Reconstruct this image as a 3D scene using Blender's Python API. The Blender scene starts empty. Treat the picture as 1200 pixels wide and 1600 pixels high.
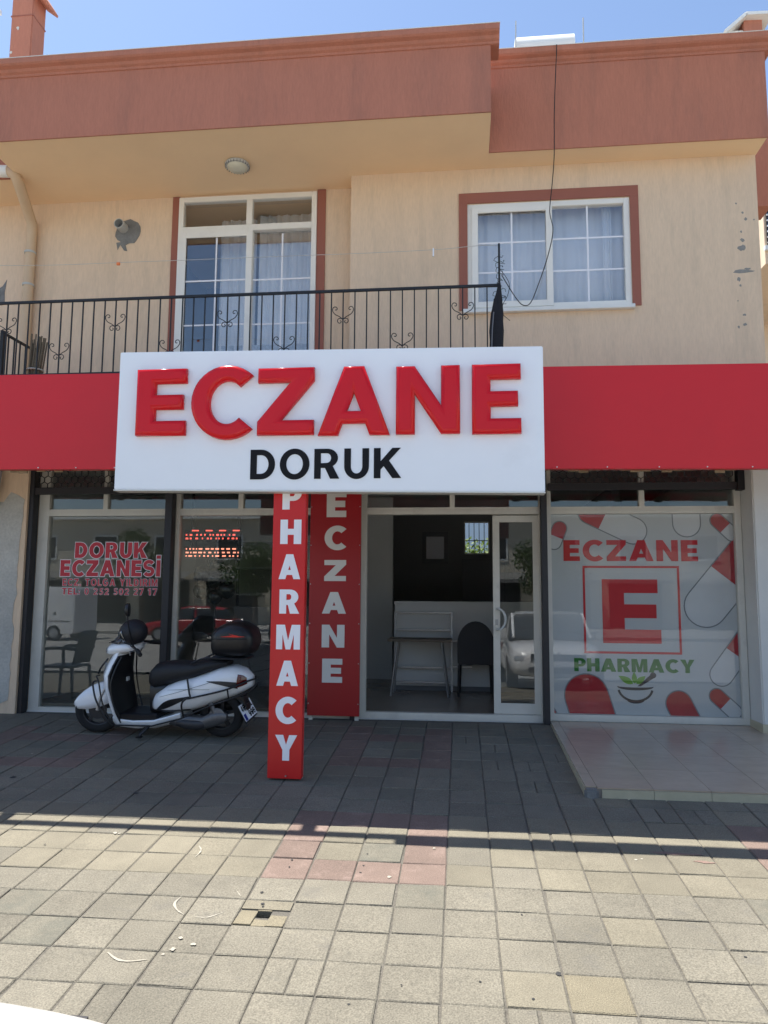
import bpy, bmesh, math, random
from mathutils import Vector, Matrix
rnd = random.Random(7)
R_ = math.radians
scene = bpy.context.scene
col = scene.collection

# ------------------------------------------------------------------ camera
CAM = Vector((1.096, -4.099, 1.515))
RIGHT = Vector((0.99444499, 0.10502572, 0.00698241))
DOWN = Vector((-0.00474357, 0.11098624, -0.99381062))
FWD = Vector((-0.10515062, 0.98825688, 0.11086791))
cam_d = bpy.data.cameras.new('camera'); cam = bpy.data.objects.new('camera', cam_d); col.objects.link(cam)
cam.matrix_world = Matrix(((RIGHT.x, -DOWN.x, -FWD.x, CAM.x), (RIGHT.y, -DOWN.y, -FWD.y, CAM.y), (RIGHT.z, -DOWN.z, -FWD.z, CAM.z), (0, 0, 0, 1)))
cam_d.sensor_fit = 'VERTICAL'; cam_d.sensor_height = 24.0; cam_d.lens = 24.0 * 1160 / 1600
cam_d.clip_start = 0.05; cam_d.clip_end = 2000
scene.camera = cam

# ------------------------------------------------------------------ light
SUN_TO = Vector((-0.30, 0.20, 1.0)).normalized()
world = bpy.data.worlds.new('World'); scene.world = world; world.use_nodes = True
wn = world.node_tree; wn.nodes.clear()
sky = wn.nodes.new('ShaderNodeTexSky'); sky.sky_type = 'NISHITA'; sky.sun_disc = False
sky.sun_elevation = math.asin(SUN_TO.z); sky.sun_rotation = math.atan2(SUN_TO.x, SUN_TO.y)
sky.altitude = 10; sky.air_density = 1.0; sky.dust_density = 0.5; sky.ozone_density = 1.6
bg = wn.nodes.new('ShaderNodeBackground'); bg.inputs[1].default_value = 0.09
wo = wn.nodes.new('ShaderNodeOutputWorld'); wn.links.new(sky.outputs[0], bg.inputs[0]); wn.links.new(bg.outputs[0], wo.inputs[0])
sun_d = bpy.data.lights.new('sun', 'SUN'); sun_d.energy = 4.6; sun_d.angle = R_(0.22); sun_d.color = (1.0, 0.955, 0.885)
sun = bpy.data.objects.new('sun', sun_d); col.objects.link(sun); sun.rotation_euler = (-SUN_TO).to_track_quat('-Z', 'Y').to_euler(); sun.location = (-8, 6, 25)
vs = scene.view_settings; vs.view_transform = 'Standard'; vs.look = 'None'; vs.gamma = 1.0; vs.use_curve_mapping = False
vs.exposure = 1.28
try:
    scene.cycles.max_bounces = 10; scene.cycles.diffuse_bounces = 5; scene.cycles.transparent_max_bounces = 16
except Exception: pass

# ------------------------------------------------------------------ helpers
def at(u, v, Y):
    'point of the plane y = Y seen at photo pixel u, v (used to read real sizes off the photo)'
    d = RIGHT * ((u - 600) / 1160) + DOWN * ((v - 800) / 1160) + FWD
    return CAM + d * ((Y - CAM.y) / d.y)
def gz(x, y): return 0.00185 * x + 0.07264 * y           # height of the sloping forecourt

def lin(c):
    return tuple((x / 12.92 if x <= 0.04045 else ((x + 0.055) / 1.055) ** 2.4) for x in c)
MATS = {}
def M(name, c, rough=0.6, metal=0.0, var=0.08, vscale=3.0, fine=0.0, fscale=150.0, bump=0.0, bscale=80.0, stretch=(1, 1, 1), objrand=0.0, coat=0.0, spec=0.5, dirt=None, transl=0.0):
    m = bpy.data.materials.new(name); m.use_nodes = True; MATS[name] = m
    nt = m.node_tree; N = nt.nodes; L = nt.links; b = N['Principled BSDF']
    b.inputs['Roughness'].default_value = rough; b.inputs['Metallic'].default_value = metal
    b.inputs['Specular IOR Level'].default_value = spec; b.inputs['Coat Weight'].default_value = coat; b.inputs['Coat Roughness'].default_value = 0.06
    tc = N.new('ShaderNodeTexCoord'); mp = N.new('ShaderNodeMapping'); mp.inputs['Scale'].default_value = stretch
    L.new(tc.outputs['Object'], mp.inputs[0])
    if objrand:
        oi = N.new('ShaderNodeObjectInfo'); va = N.new('ShaderNodeVectorMath'); va.operation = 'SCALE'; va.inputs[0].default_value = (37, 19, 53)
        L.new(oi.outputs['Random'], va.inputs['Scale']); L.new(va.outputs[0], mp.inputs['Location'])
    n1 = N.new('ShaderNodeTexNoise'); n1.inputs['Scale'].default_value = vscale; n1.inputs['Detail'].default_value = 6; n1.inputs['Roughness'].default_value = 0.65
    L.new(mp.outputs[0], n1.inputs['Vector'])
    mr = N.new('ShaderNodeMapRange'); mr.inputs[1].default_value = 0.25; mr.inputs[2].default_value = 0.75; mr.inputs[3].default_value = 1 - var; mr.inputs[4].default_value = 1 + var
    L.new(n1.outputs[0], mr.inputs[0]); fac = mr.outputs[0]
    if fine:
        n2 = N.new('ShaderNodeTexNoise'); n2.inputs['Scale'].default_value = fscale; n2.inputs['Detail'].default_value = 3
        L.new(mp.outputs[0], n2.inputs['Vector'])
        m2 = N.new('ShaderNodeMapRange'); m2.inputs[1].default_value = 0.3; m2.inputs[2].default_value = 0.7; m2.inputs[3].default_value = 1 - fine; m2.inputs[4].default_value = 1 + fine
        L.new(n2.outputs[0], m2.inputs[0]); mu = N.new('ShaderNodeMath'); mu.operation = 'MULTIPLY'; L.new(fac, mu.inputs[0]); L.new(m2.outputs[0], mu.inputs[1]); fac = mu.outputs[0]
    if objrand:
        m3 = N.new('ShaderNodeMapRange'); m3.inputs[3].default_value = 1 - objrand; m3.inputs[4].default_value = 1 + objrand
        L.new(oi.outputs['Random'], m3.inputs[0]); mu = N.new('ShaderNodeMath'); mu.operation = 'MULTIPLY'; L.new(fac, mu.inputs[0]); L.new(m3.outputs[0], mu.inputs[1]); fac = mu.outputs[0]
    if name.startswith('paver'):
        ge = N.new('ShaderNodeNewGeometry'); n5 = N.new('ShaderNodeTexNoise'); n5.inputs['Scale'].default_value = 1.1; n5.inputs['Detail'].default_value = 5; L.new(ge.outputs['Position'], n5.inputs['Vector'])
        m5 = N.new('ShaderNodeMapRange'); m5.inputs[1].default_value = .3; m5.inputs[2].default_value = .7; m5.inputs[3].default_value = .84; m5.inputs[4].default_value = 1.14; L.new(n5.outputs[0], m5.inputs[0])
        mu = N.new('ShaderNodeMath'); mu.operation = 'MULTIPLY'; L.new(fac, mu.inputs[0]); L.new(m5.outputs[0], mu.inputs[1]); fac = mu.outputs[0]
    sc = N.new('ShaderNodeVectorMath'); sc.operation = 'SCALE'; sc.inputs[0].default_value = c[:3]; L.new(fac, sc.inputs['Scale'])
    out = sc.outputs[0]
    if dirt:                                             # (colour, noise scale, low, high, amount): stains with a shape of their own
        dc, ds, lo, hi, am = dirt
        n4 = N.new('ShaderNodeTexNoise'); n4.inputs['Scale'].default_value = ds; n4.inputs['Detail'].default_value = 8; n4.inputs['Roughness'].default_value = 0.7
        L.new(mp.outputs[0], n4.inputs['Vector'])
        m4 = N.new('ShaderNodeMapRange'); m4.inputs[1].default_value = lo; m4.inputs[2].default_value = hi; m4.inputs[3].default_value = 0; m4.inputs[4].default_value = am
        L.new(n4.outputs[0], m4.inputs[0]); mx = N.new('ShaderNodeMix'); mx.data_type = 'RGBA'
        L.new(m4.outputs[0], mx.inputs[0]); L.new(out, mx.inputs[6]); mx.inputs[7].default_value = (*dc, 1); out = mx.outputs[2]
    L.new(out, b.inputs['Base Color'])
    if bump:
        n3 = N.new('ShaderNodeTexNoise'); n3.inputs['Scale'].default_value = bscale; n3.inputs['Detail'].default_value = 5
        L.new(mp.outputs[0], n3.inputs['Vector']); bp = N.new('ShaderNodeBump'); bp.inputs['Strength'].default_value = bump; bp.inputs['Distance'].default_value = 0.01
        L.new(n3.outputs[0], bp.inputs['Height']); L.new(bp.outputs[0], b.inputs['Normal'])
    if transl:
        tr = N.new('ShaderNodeBsdfTranslucent'); L.new(out, tr.inputs[0]); mx = N.new('ShaderNodeMixShader'); mx.inputs[0].default_value = transl
        L.new(b.outputs[0], mx.inputs[1]); L.new(tr.outputs[0], mx.inputs[2]); L.new(mx.outputs[0], N['Material Output'].inputs[0])
    return m
def glass(name, tint=(0.8, 0.83, 0.83), refl=0.06, rough=0.0):
    m = bpy.data.materials.new(name); m.use_nodes = True; MATS[name] = m
    nt = m.node_tree; N = nt.nodes; L = nt.links; N.clear()
    o = N.new('ShaderNodeOutputMaterial'); t = N.new('ShaderNodeBsdfTransparent'); t.inputs[0].default_value = (*tint, 1)
    g = N.new('ShaderNodeBsdfGlossy'); g.inputs['Roughness'].default_value = rough; g.inputs[0].default_value = (0.95, 0.97, 1, 1)
    lw = N.new('ShaderNodeLayerWeight'); pw = N.new('ShaderNodeMath'); pw.operation = 'POWER'; pw.inputs[1].default_value = 4; L.new(lw.outputs['Facing'], pw.inputs[0])
    mr = N.new('ShaderNodeMapRange'); mr.inputs[3].default_value = refl; mr.inputs[4].default_value = 1; L.new(pw.outputs[0], mr.inputs[0])
    n = N.new('ShaderNodeTexNoise'); n.inputs['Scale'].default_value = 1.3; tc = N.new('ShaderNodeTexCoord'); L.new(tc.outputs['Object'], n.inputs['Vector'])
    bp = N.new('ShaderNodeBump'); bp.inputs['Strength'].default_value = 0.02; bp.inputs['Distance'].default_value = 0.02; L.new(n.outputs[0], bp.inputs['Height']); L.new(bp.outputs[0], g.inputs['Normal'])
    mx = N.new('ShaderNodeMixShader'); L.new(mr.outputs[0], mx.inputs[0]); L.new(t.outputs[0], mx.inputs[1]); L.new(g.outputs[0], mx.inputs[2]); L.new(mx.outputs[0], o.inputs[0])
    return m
def emit(name, c, s):
    m = bpy.data.materials.new(name); m.use_nodes = True; MATS[name] = m
    b = m.node_tree.nodes['Principled BSDF']; b.inputs['Base Color'].default_value = (*c, 1); b.inputs['Emission Color'].default_value = (*c, 1); b.inputs['Emission Strength'].default_value = s
    return m

WPOS = {}                                                 # world position of every root, so parts can be written in world metres
def tag(o, label=None, cat=None, group=None, kind=None):
    if label: o['label'] = label
    if cat: o['category'] = cat
    if group: o['group'] = group
    if kind: o['kind'] = kind
    return o
def thing(name, label, cat, loc=(0, 0, 0), rot=(0, 0, 0), group=None, frame='world'):
    o = bpy.data.objects.new(name, None); col.objects.link(o); o.location = loc; o.rotation_euler = rot; o.empty_display_size = 0.2
    WPOS[o.name] = Vector(loc) if frame == 'world' else Vector((0, 0, 0))
    return tag(o, label, cat, group)
def link(name, me, parent=None, loc=None):
    o = bpy.data.objects.new(name, me); col.objects.link(o)
    if parent is not None:
        o.parent = parent; WPOS[o.name] = WPOS.get(parent.name, Vector((0, 0, 0)))
    else: WPOS[o.name] = Vector((0, 0, 0))
    if loc is not None: o.location = loc
    return o
class MB:
    def __init__(s): s.v = []; s.f = []
    def add(s, vs_, fs):
        n = len(s.v); s.v += [tuple(p) for p in vs_]; s.f += [tuple(i + n for i in f) for f in fs]; return s
    def box(s, a, b):
        (x0, y0, z0), (x1, y1, z1) = a, b
        return s.add([(x0, y0, z0), (x1, y0, z0), (x1, y1, z0), (x0, y1, z0), (x0, y0, z1), (x1, y0, z1), (x1, y1, z1), (x0, y1, z1)],
                     [(0, 3, 2, 1), (4, 5, 6, 7), (0, 1, 5, 4), (1, 2, 6, 5), (2, 3, 7, 6), (3, 0, 4, 7)])
    def obox(s, a, b, w, h, up=(0, 0, 1)):               # bar of section w x h from a to b
        a = Vector(a); b = Vector(b); d = (b - a).normalized(); x = d.cross(Vector(up))
        if x.length < 1e-4: x = d.cross(Vector((1, 0, 0)))
        x.normalize(); y = x.cross(d)
        p = [q + x * i * w / 2 + y * j * h / 2 for q in (a, b) for i, j in ((-1, -1), (1, -1), (1, 1), (-1, 1))]
        return s.add(p, [(3, 2, 1, 0), (4, 5, 6, 7), (0, 1, 5, 4), (1, 2, 6, 5), (2, 3, 7, 6), (3, 0, 4, 7)])
    def tube(s, path, r, n=8, cap=True):
        P = [Vector(p) for p in path]; rs = r if isinstance(r, (list, tuple)) else [r] * len(P); rings = []
        ref = None
        for i, p in enumerate(P):
            d = (P[min(i + 1, len(P) - 1)] - P[max(i - 1, 0)]).normalized()
            if ref is None: ref = d.cross(Vector((0.31, 0.52, 0.8))).normalized()
            x = (ref - d * ref.dot(d))
            if x.length < 1e-5: x = d.cross(Vector((1, 0, 0)))
            x.normalize(); ref = x; y = d.cross(x)
            rings.append([p + (x * math.cos(2 * math.pi * k / n) + y * math.sin(2 * math.pi * k / n)) * rs[i] for k in range(n)])
        return s.loft(rings, cap)
    def loft(s, rings, cap=True, closed=True):
        n = len(rings[0]); vs_ = [p for r in rings for p in r]; fs = []
        for i in range(len(rings) - 1):
            for k in range(n if closed else n - 1):
                a, b = i * n + k, i * n + (k + 1) % n
                fs.append((a, b, b + n, a + n))
        if cap: fs.append(tuple(range(n - 1, -1, -1))); fs.append(tuple(range((len(rings) - 1) * n, len(rings) * n)))
        return s.add(vs_, fs)
    def lathe(s, prof, c=(0, 0, 0), axis='z', n=24):      # prof: (radius, height)
        rings = []
        for r, h in prof:
            ring = []
            for k in range(n):
                a = 2 * math.pi * k / n; x, y = r * math.cos(a), r * math.sin(a)
                q = (x, y, h) if axis == 'z' else ((x, h, y) if axis == 'y' else (h, x, y))
                ring.append((c[0] + q[0], c[1] + q[1], c[2] + q[2]))
            rings.append(ring)
        return s.loft(rings, True)
    def prism(s, pts, y0, y1, mp=None):                   # polygon in x,z pulled from y0 to y1
        n = len(pts); f = mp or (lambda x, y, z: (x, y, z))
        return s.add([f(x, y0, z) for x, z in pts] + [f(x, y1, z) for x, z in pts],
                     [tuple(range(n)), tuple(range(2 * n - 1, n - 1, -1))] + [(k, k + n, (k + 1) % n + n, (k + 1) % n) for k in range(n)])
    def build(s, name, mat, parent=None, smooth=False, bevel=0.0, tilt=None, solid=0.0):
        off = WPOS.get(parent.name, Vector((0, 0, 0))) if parent is not None else Vector((0, 0, 0))
        V = s.v
        if tilt: V = [(x, y, z + tilt[0] * (x - tilt[1])) for x, y, z in V]
        me = bpy.data.meshes.new(name); me.from_pydata([(x - off.x, y - off.y, z - off.z) for x, y, z in V], [], s.f)
        bm = bmesh.new(); bm.from_mesh(me); bmesh.ops.recalc_face_normals(bm, faces=bm.faces)
        if bevel: 
            bmesh.ops.bevel(bm, geom=[e for e in bm.edges if len(e.link_faces) == 2 and e.calc_face_angle() > 0.5], offset=bevel, segments=2, affect='EDGES', clamp_overlap=True)
        bm.to_mesh(me); bm.free()
        me.materials.append(MATS[mat] if isinstance(mat, str) else mat)
        if smooth:
            for p in me.polygons: p.use_smooth = True
            me.set_sharp_from_angle(angle=R_(smooth if smooth > 1 else 40))
        o = link(name, me, parent)
        return o
def box(name, a, b, mat, parent=None, bevel=0.0, tilt=None): return MB().box(a, b).build(name, mat, parent, bevel=bevel, tilt=tilt)
def sring(c, hw, hh, p=3.0, n=20, ax='x'):                # superellipse ring across axis x
    o = []
    for k in range(n):
        a = 2 * math.pi * k / n; ca, sa = math.cos(a), math.sin(a)
        y = hw * math.copysign(abs(ca) ** (2 / p), ca); z = hh * math.copysign(abs(sa) ** (2 / p), sa)
        o.append((c[0], c[1] + y, c[2] + z))
    return o
def smoothpath(pts, n=8):                                 # Catmull-Rom
    P = [Vector(p) for p in pts]; P = [P[0] * 2 - P[1]] + P + [P[-1] * 2 - P[-2]]; out = []
    for i in range(1, len(P) - 2):
        for k in range(n):
            t = k / n; a, b, c, d = P[i - 1], P[i], P[i + 1], P[i + 2]
            out.append(0.5 * ((2 * b) + (c - a) * t + (2 * a - 5 * b + 4 * c - d) * t * t + (3 * b - a - 3 * c + d) * t ** 3))
    out.append(P[-2]); return out

# ------------------------------------------------------------------ lettering
def earc(cx, cy, rx, ry, a0, a1, n=16): return [(cx + rx * math.cos(R_(a0 + (a1 - a0) * k / n)), cy + ry * math.sin(R_(a0 + (a1 - a0) * k / n))) for k in range(n + 1)]
def stroke(path, w):
    P = [Vector((*p, 0)) for p in path]; l = []; r = []
    for i, p in enumerate(P):
        d = (P[min(i + 1, len(P) - 1)] - P[max(i - 1, 0)]).normalized(); nn = Vector((-d.y, d.x, 0)) * w / 2
        l.append((p.x + nn.x, p.y + nn.y)); r.append((p.x - nn.x, p.y - nn.y))
    return l + r[::-1]
def glyph(ch, t=0.26):
    b = t * 0.84
    if ch == 'E': w = .68; return [[(0, 0), (w, 0), (w, b), (t, b), (t, .5 - b / 2), (w * .94, .5 - b / 2), (w * .94, .5 + b / 2), (t, .5 + b / 2), (t, 1 - b), (w, 1 - b), (w, 1), (0, 1)]], w
    if ch == 'e': w = .92; t = .35; b = .215; return [[(0, 0), (w, 0), (w, b), (t, b), (t, .5 - b / 2), (w * .93, .5 - b / 2), (w * .93, .5 + b / 2), (t, .5 + b / 2), (t, 1 - b), (w * .96, 1 - b), (w * .96, 1), (0, 1)]], w
    if ch == 'F': w = .62; return [[(0, 0), (t, 0), (t, .5 - b / 2), (w * .94, .5 - b / 2), (w * .94, .5 + b / 2), (t, .5 + b / 2), (t, 1 - b), (w, 1 - b), (w, 1), (0, 1)]], w
    if ch == 'C': return [earc(.5, .5, .5, .52, 46, 314, 28) + earc(.5, .5, .5 - t, .52 - b, 314, 46, 28)], .87
    if ch == 'G': return [earc(.5, .5, .5, .52, 46, 335, 26) + [(.96, .56), (.52, .56), (.52, .38), (.7, .38), (.68, .28)] + earc(.5, .5, .5 - t, .52 - b, 312, 46, 20)], .97
    if ch == 'Z': w = .8; k = t * 1.3; return [[(0, 1), (w, 1), (w, 1 - b * .9), (k, b), (w, b), (w, 0), (0, 0), (0, b * .9), (w - k, 1 - b), (0, 1 - b)][::-1]], w
    if ch == 'A':
        w = 1.0; m = w / 2 - .55 * t; f = lambda z: t * 1.08 + z * m; zc = .17; zt = zc + b * .82; za = (w / 2 - t * 1.08) / m
        return [[(0, 0), (t * 1.08, 0), (f(zc) , zc), (w - f(zc), zc), (w - t * 1.08, 0), (w, 0), (w / 2 + .55 * t, 1), (w / 2 - .55 * t, 1)], [(f(zt), zt), (w / 2, min(za, .78)), (w - f(zt), zt)]], w
    if ch == 'N': w = .88; return [[(0, 0), (t, 0), (t, .58), (w - t, 0), (w, 0), (w, 1), (w - t, 1), (w - t, .42), (t, 1), (0, 1)]], w
    if ch == 'D': return [[(0, 0)] + earc(.36, .5, .48, .5, -90, 90, 18) + [(0, 1)], [(t, b)] + earc(.36, .5, .48 - t, .5 - b, -90, 90, 14) + [(t, 1 - b)]], .84
    if ch == 'O': return [earc(.5, .5, .5, .52, 0, 352, 36), earc(.5, .5, .5 - t, .52 - b, 0, 352, 30)], 1.0
    if ch == '0': return [earc(.34, .5, .34, .5, 0, 352, 30), earc(.34, .5, .34 - t * .85, .5 - b * .8, 0, 352, 24)], .68
    if ch == 'P': return [[(0, 0), (t, 0), (t, .36)] + earc(.42, .68, .34, .32, -90, 90, 14) + [(0, 1)], [(t, .36 + b * .8)] + earc(.42, .68, .34 - t * .95, .32 - b * .8, -90, 90, 10) + [(t, 1 - b * .8)]], .76
    if ch == 'R': return [[(0, 0), (t, 0), (t, .36), (.36, .36), (.8 - t * 1.2, 0), (.84, 0), (.62, .42)] + earc(.44, .69, .35, .31, -45, 90, 12) + [(0, 1)], [(t, .37 + b * .8)] + earc(.42, .69, .35 - t * .95, .31 - b * .8, -90, 90, 10) + [(t, 1 - b * .8)]], .84
    if ch == 'U': w = .82; return [[(0, 1), (0, .4)] + earc(w / 2, .4, w / 2, .42, 180, 360, 18) + [(w, 1), (w - t, 1)] + earc(w / 2, .4, w / 2 - t, .42 - b, 360, 180, 14) + [(t, 1)]], w
    if ch == 'K': w = .88; return [[(0, 0), (t, 0), (t, .28), (t + .1, .4), (w - t * 1.25, 0), (w + .02, 0), (t + .28, .58), (w, 1), (w - t * 1.25, 1), (t, .56), (t, 1), (0, 1)]], w
    if ch == 'H': w = .82; return [[(0, 0), (t, 0), (t, .5 - b / 2), (w - t, .5 - b / 2), (w - t, 0), (w, 0), (w, 1), (w - t, 1), (w - t, .5 + b / 2), (t, .5 + b / 2), (t, 1), (0, 1)]], w
    if ch == 'M': w = 1.02; return [[(0, 0), (t * .92, 0), (t * .92, .62), (w / 2 - .1, 0), (w / 2 + .1, 0), (w - t * .92, .62), (w - t * .92, 0), (w, 0), (w, 1), (w - t * 1.25, 1), (w / 2, .36), (t * 1.25, 1), (0, 1)]], w
    if ch == 'Y': w = .92; return [[(w / 2 - t / 2, 0), (w / 2 + t / 2, 0), (w / 2 + t / 2, .42), (w, 1), (w - t * 1.15, 1), (w / 2, .62), (t * 1.15, 1), (0, 1), (w / 2 - t / 2, .42)]], w
    if ch == 'T': w = .74; return [[(w / 2 - t / 2, 0), (w / 2 + t / 2, 0), (w / 2 + t / 2, 1 - b), (w, 1 - b), (w, 1), (0, 1), (0, 1 - b), (w / 2 - t / 2, 1 - b)]], w
    if ch == 'L': w = .6; return [[(0, 0), (w, 0), (w, b), (t, b), (t, 1), (0, 1)]], w
    if ch == 'I': return [[(0, 0), (t, 0), (t, 1), (0, 1)]], t
    if ch == 'i': return [[(0, 0), (t, 0), (t, 1), (0, 1)], [(0, 1.09), (t, 1.09), (t, 1.29), (0, 1.29)]], t
    if ch == 'S': return [stroke([(x, y) for x, y in earc(.37, .71, .27, .2, 25, 270, 18)] + earc(.37, .31, .27, .2, 84, -155, 18), b * .95)], .74
    if ch == '1': return [[(.16, 0), (.16 + t, 0), (.16 + t, 1), (.2, 1), (0, .84), (0, .66), (.16, .75)]], .5
    if ch == '2': return [stroke(earc(.33, .68, .24, .22, 170, -35, 12) + [(.34, .36), (.14, .14)], b * .9), [(0, 0), (.64, 0), (.64, b * .85), (.06, b * .85)]][:2], .66
    if ch == '5': return [stroke([(.6, .9), (.22, .9), (.2, .58)] + earc(.32, .33, .24, .23, 100, -150, 14), b * .85)], .66
    if ch == '7': return [[(.1, 0), (.1 + t * 1.05, 0), (.64, .86), (.64, 1), (0, 1), (0, 1 - b), (.42, 1 - b)]], .66
    if ch == '4': return [[(.38, 0), (.38 + t * .9, 0), (.38 + t * .9, .2), (.7, .2), (.7, .2 + b * .8), (.38 + t * .9, .2 + b * .8), (.38 + t * .9, 1), (.34, 1), (0, .4), (0, .2), (.38, .2)], [(.38, .2 + b * .8), (.2, .2 + b * .8), (.38, .72)]], .72
    if ch == '8': return [earc(.34, .5, .34, .5, 0, 352, 28), earc(.34, .71, .14, .12, 0, 352, 14), earc(.34, .29, .15, .14, 0, 352, 14)], .68
    if ch == '9': return [earc(.34, .5, .34, .5, 0, 190, 16) + [(.2, .4), (.3, .3), (.1, .25)] + earc(.34, .5, .34, .5, 232, 352, 12), earc(.34, .68, .13, .15, 0, 352, 14)], .68
    if ch == ':': return [[(0, .05), (t * .8, .05), (t * .8, .25), (0, .25)], [(0, .5), (t * .8, .5), (t * .8, .7), (0, .7)]], t * .8
    if ch == '.': return [[(0, 0), (t * .8, 0), (t * .8, .2), (0, .2)]], t * .8
    return [], .32
def letters_mesh(name, pieces, extrude, bevel=0.0, offset=0.0, bres=0):
    cu = bpy.data.curves.new(name, 'CURVE'); cu.dimensions = '2D'; cu.fill_mode = 'BOTH'; cu.extrude = extrude; cu.bevel_depth = bevel; cu.offset = offset; cu.bevel_resolution = bres
    for pts in pieces:
        sp = cu.splines.new('POLY'); sp.points.add(len(pts) - 1); sp.use_cyclic_u = True
        for p, q in zip(sp.points, pts): p.co = (q[0], q[1], 0, 1)
    o = bpy.data.objects.new(name, cu); col.objects.link(o)
    me = bpy.data.meshes.new_from_object(o.evaluated_get(bpy.context.evaluated_depsgraph_get()))
    bpy.data.objects.remove(o); bpy.data.curves.remove(cu); me.name = name
    return me
def text(word, x0, x1, z0, z1, y, mat, parent, name='letter', each=True, extrude=0.002, bevel=0.0, offset=0.0, bres=0, gap=0.14, t=0.26, tilt=None, mapf=None):
    adv = []; x = 0
    for ch in word:
        g, w = glyph(ch, t); adv.append((g, x)); x += w + gap
    x -= gap; sx = (x1 - x0) / x; sz = z1 - z0; out = []; groups = []
    for g, ox in adv:
        if g: groups.append([[(x0 + (px + ox) * sx, z0 + pz * sz) for px, pz in poly] for poly in g])
    if not each: groups = [[p for g in groups for p in g]]
    off = WPOS[parent.name]
    for g in groups:
        me = letters_mesh(name, g, extrude, bevel, offset, bres)
        for v in me.vertices:
            X, Z, d = v.co.x, v.co.y, v.co.z
            if tilt: Z += tilt[0] * (X - tilt[1])
            q = Vector(mapf(X, Z, d)) if mapf else Vector((X, y - d, Z)); v.co = q - off
        me.materials.clear(); me.materials.append(MATS[mat]); out.append(link(name, me, parent))
    return out

# ------------------------------------------------------------------ materials
M('paver_grey', lin((.428, .41, .362)), .88, var=.12, vscale=7, fine=.34, fscale=140, bump=.5, bscale=130, objrand=.10, dirt=((.10, .095, .085), 5, .56, .74, .55))
M('paver_buff', lin((.441, .419, .36)), .88, var=.12, vscale=6, fine=.30, fscale=170, bump=.35, bscale=150, objrand=.08, dirt=((.16, .14, .10), 5, .56, .76, .5))
M('paver_moss', lin((.415, .40, .352)), .88, var=.14, vscale=6, fine=.34, fscale=170, bump=.4, bscale=150, objrand=.08, dirt=((.08, .085, .07), 7, .45, .7, .6))
M('paver_red', lin((.438, .372, .335)), .88, var=.12, vscale=6, fine=.3, fscale=170, bump=.35, bscale=150, objrand=.08, dirt=((.30, .22, .19), 6, .55, .75, .5))
M('paver_sand', lin((.455, .427, .355)), .9, var=.12, vscale=9, fine=.35, fscale=190, bump=.6, bscale=170)
M('joint_soil', (.10, .092, .076), .95, var=.3, vscale=9, fine=.3, fscale=120, bump=.5, bscale=60)
M('road_block', (.30, .29, .27), .9, var=.2, vscale=1.5, fine=.3, fscale=90, bump=.4, bscale=90)
M('earth', (.2, .18, .14), .95, var=.3, vscale=.4, bump=.3, bscale=10)
M('kerb', (.33, .32, .30), .85, var=.15, vscale=4, fine=.15, bump=.2)
M('stucco_tan', lin((.875, .775, .665)), .9, var=.05, vscale=1.3, fine=.045, fscale=7, bump=.4, bscale=9, stretch=(9, 9, 1.6), dirt=((.36, .30, .22), .35, .5, .75, .35))
M('soffit_tan', lin((.95, .83, .68)), .9, var=.05, vscale=1.2, bump=.12, bscale=30)
M('stucco_brown', lin((.715, .465, .38)), .88, var=.06, vscale=1.1, fine=.045, fscale=7, bump=.55, bscale=9, stretch=(9, 9, 1.6), dirt=((.20, .105, .085), .3, .5, .75, .4))
M('trim_brown', lin((.60, .37, .31)), .75, var=.05, vscale=3, bump=.1)
M('cement_grey', (.20, .20, .195), .95, var=.25, vscale=8, fine=.15, bump=.4, bscale=60)
M('chip_grey', lin((.56, .55, .53)), .95, var=.2, vscale=20)
M('render_patch', lin((.72, .71, .68)), .93, var=.14, vscale=2.2, fine=.1, fscale=40, bump=.5, bscale=22, dirt=((.27, .26, .24), 1.6, .5, .75, .5))
M('plaster_white', lin((.80, .80, .78)), .9, var=.06, vscale=1.5, bump=.15, bscale=30, dirt=((.35, .34, .32), 1.2, .55, .8, .4))
M('upvc', lin((.92, .91, .88)), .35, var=.04, vscale=2, dirt=((.45, .43, .38), 3, .58, .8, .3))
M('alu_frame', lin((.80, .79, .75)), .42, var=.08, vscale=2.5, dirt=((.25, .24, .22), 4, .55, .8, .4))
M('black_steel', (.012, .012, .016), .5, var=.2, vscale=6)
M('rail_black', (.012, .012, .014), .55, var=.2, vscale=10)
M('red_panel', lin((.85, .07, .11)), .38, var=.06, vscale=.7, bump=.03, bscale=1.6, coat=.05)
M('red_sign', lin((.80, .10, .11)), .34, var=.04, vscale=1.2)
M('red_dark', lin((.62, .04, .08)), .38, var=.05, vscale=1.5)
M('red_acrylic', lin((.84, .03, .09)), .22, var=.03, vscale=2, coat=.05, spec=.35)
M('sign_white', lin((.95, .96, .975)), .25, var=.02, vscale=1, dirt=((.62, .62, .62), 1.1, .62, .85, .25))
M('sign_edge', lin((.84, .84, .82)), .4, var=.05)
M('print_white', lin((.93, .93, .95)), .5, var=.02)
M('print_black', (.006, .006, .008), .6, var=.05, spec=.25)
M('tile_beige', lin((.68, .61, .53)), .22, var=.10, vscale=3.5, fine=.04, fscale=12, stretch=(1, 2.2, 1), objrand=.04, dirt=((.30, .26, .21), 2, .55, .8, .3))
M('tile_grout', (.22, .19, .16), .9)
M('tile_edge', lin((.70, .67, .57)), .4, var=.12, vscale=9)
M('film_white', lin((.74, .745, .74)), .6, var=.03, vscale=1.5)
M('film_red', lin((.76, .08, .13)), .6, var=.05)
M('film_crimson', lin((.66, .06, .12)), .5, var=.15, vscale=5)
M('film_pale', lin((.79, .79, .785)), .5, var=.06, vscale=5)
M('film_green', lin((.12, .44, .10)), .6, var=.05)
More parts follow.
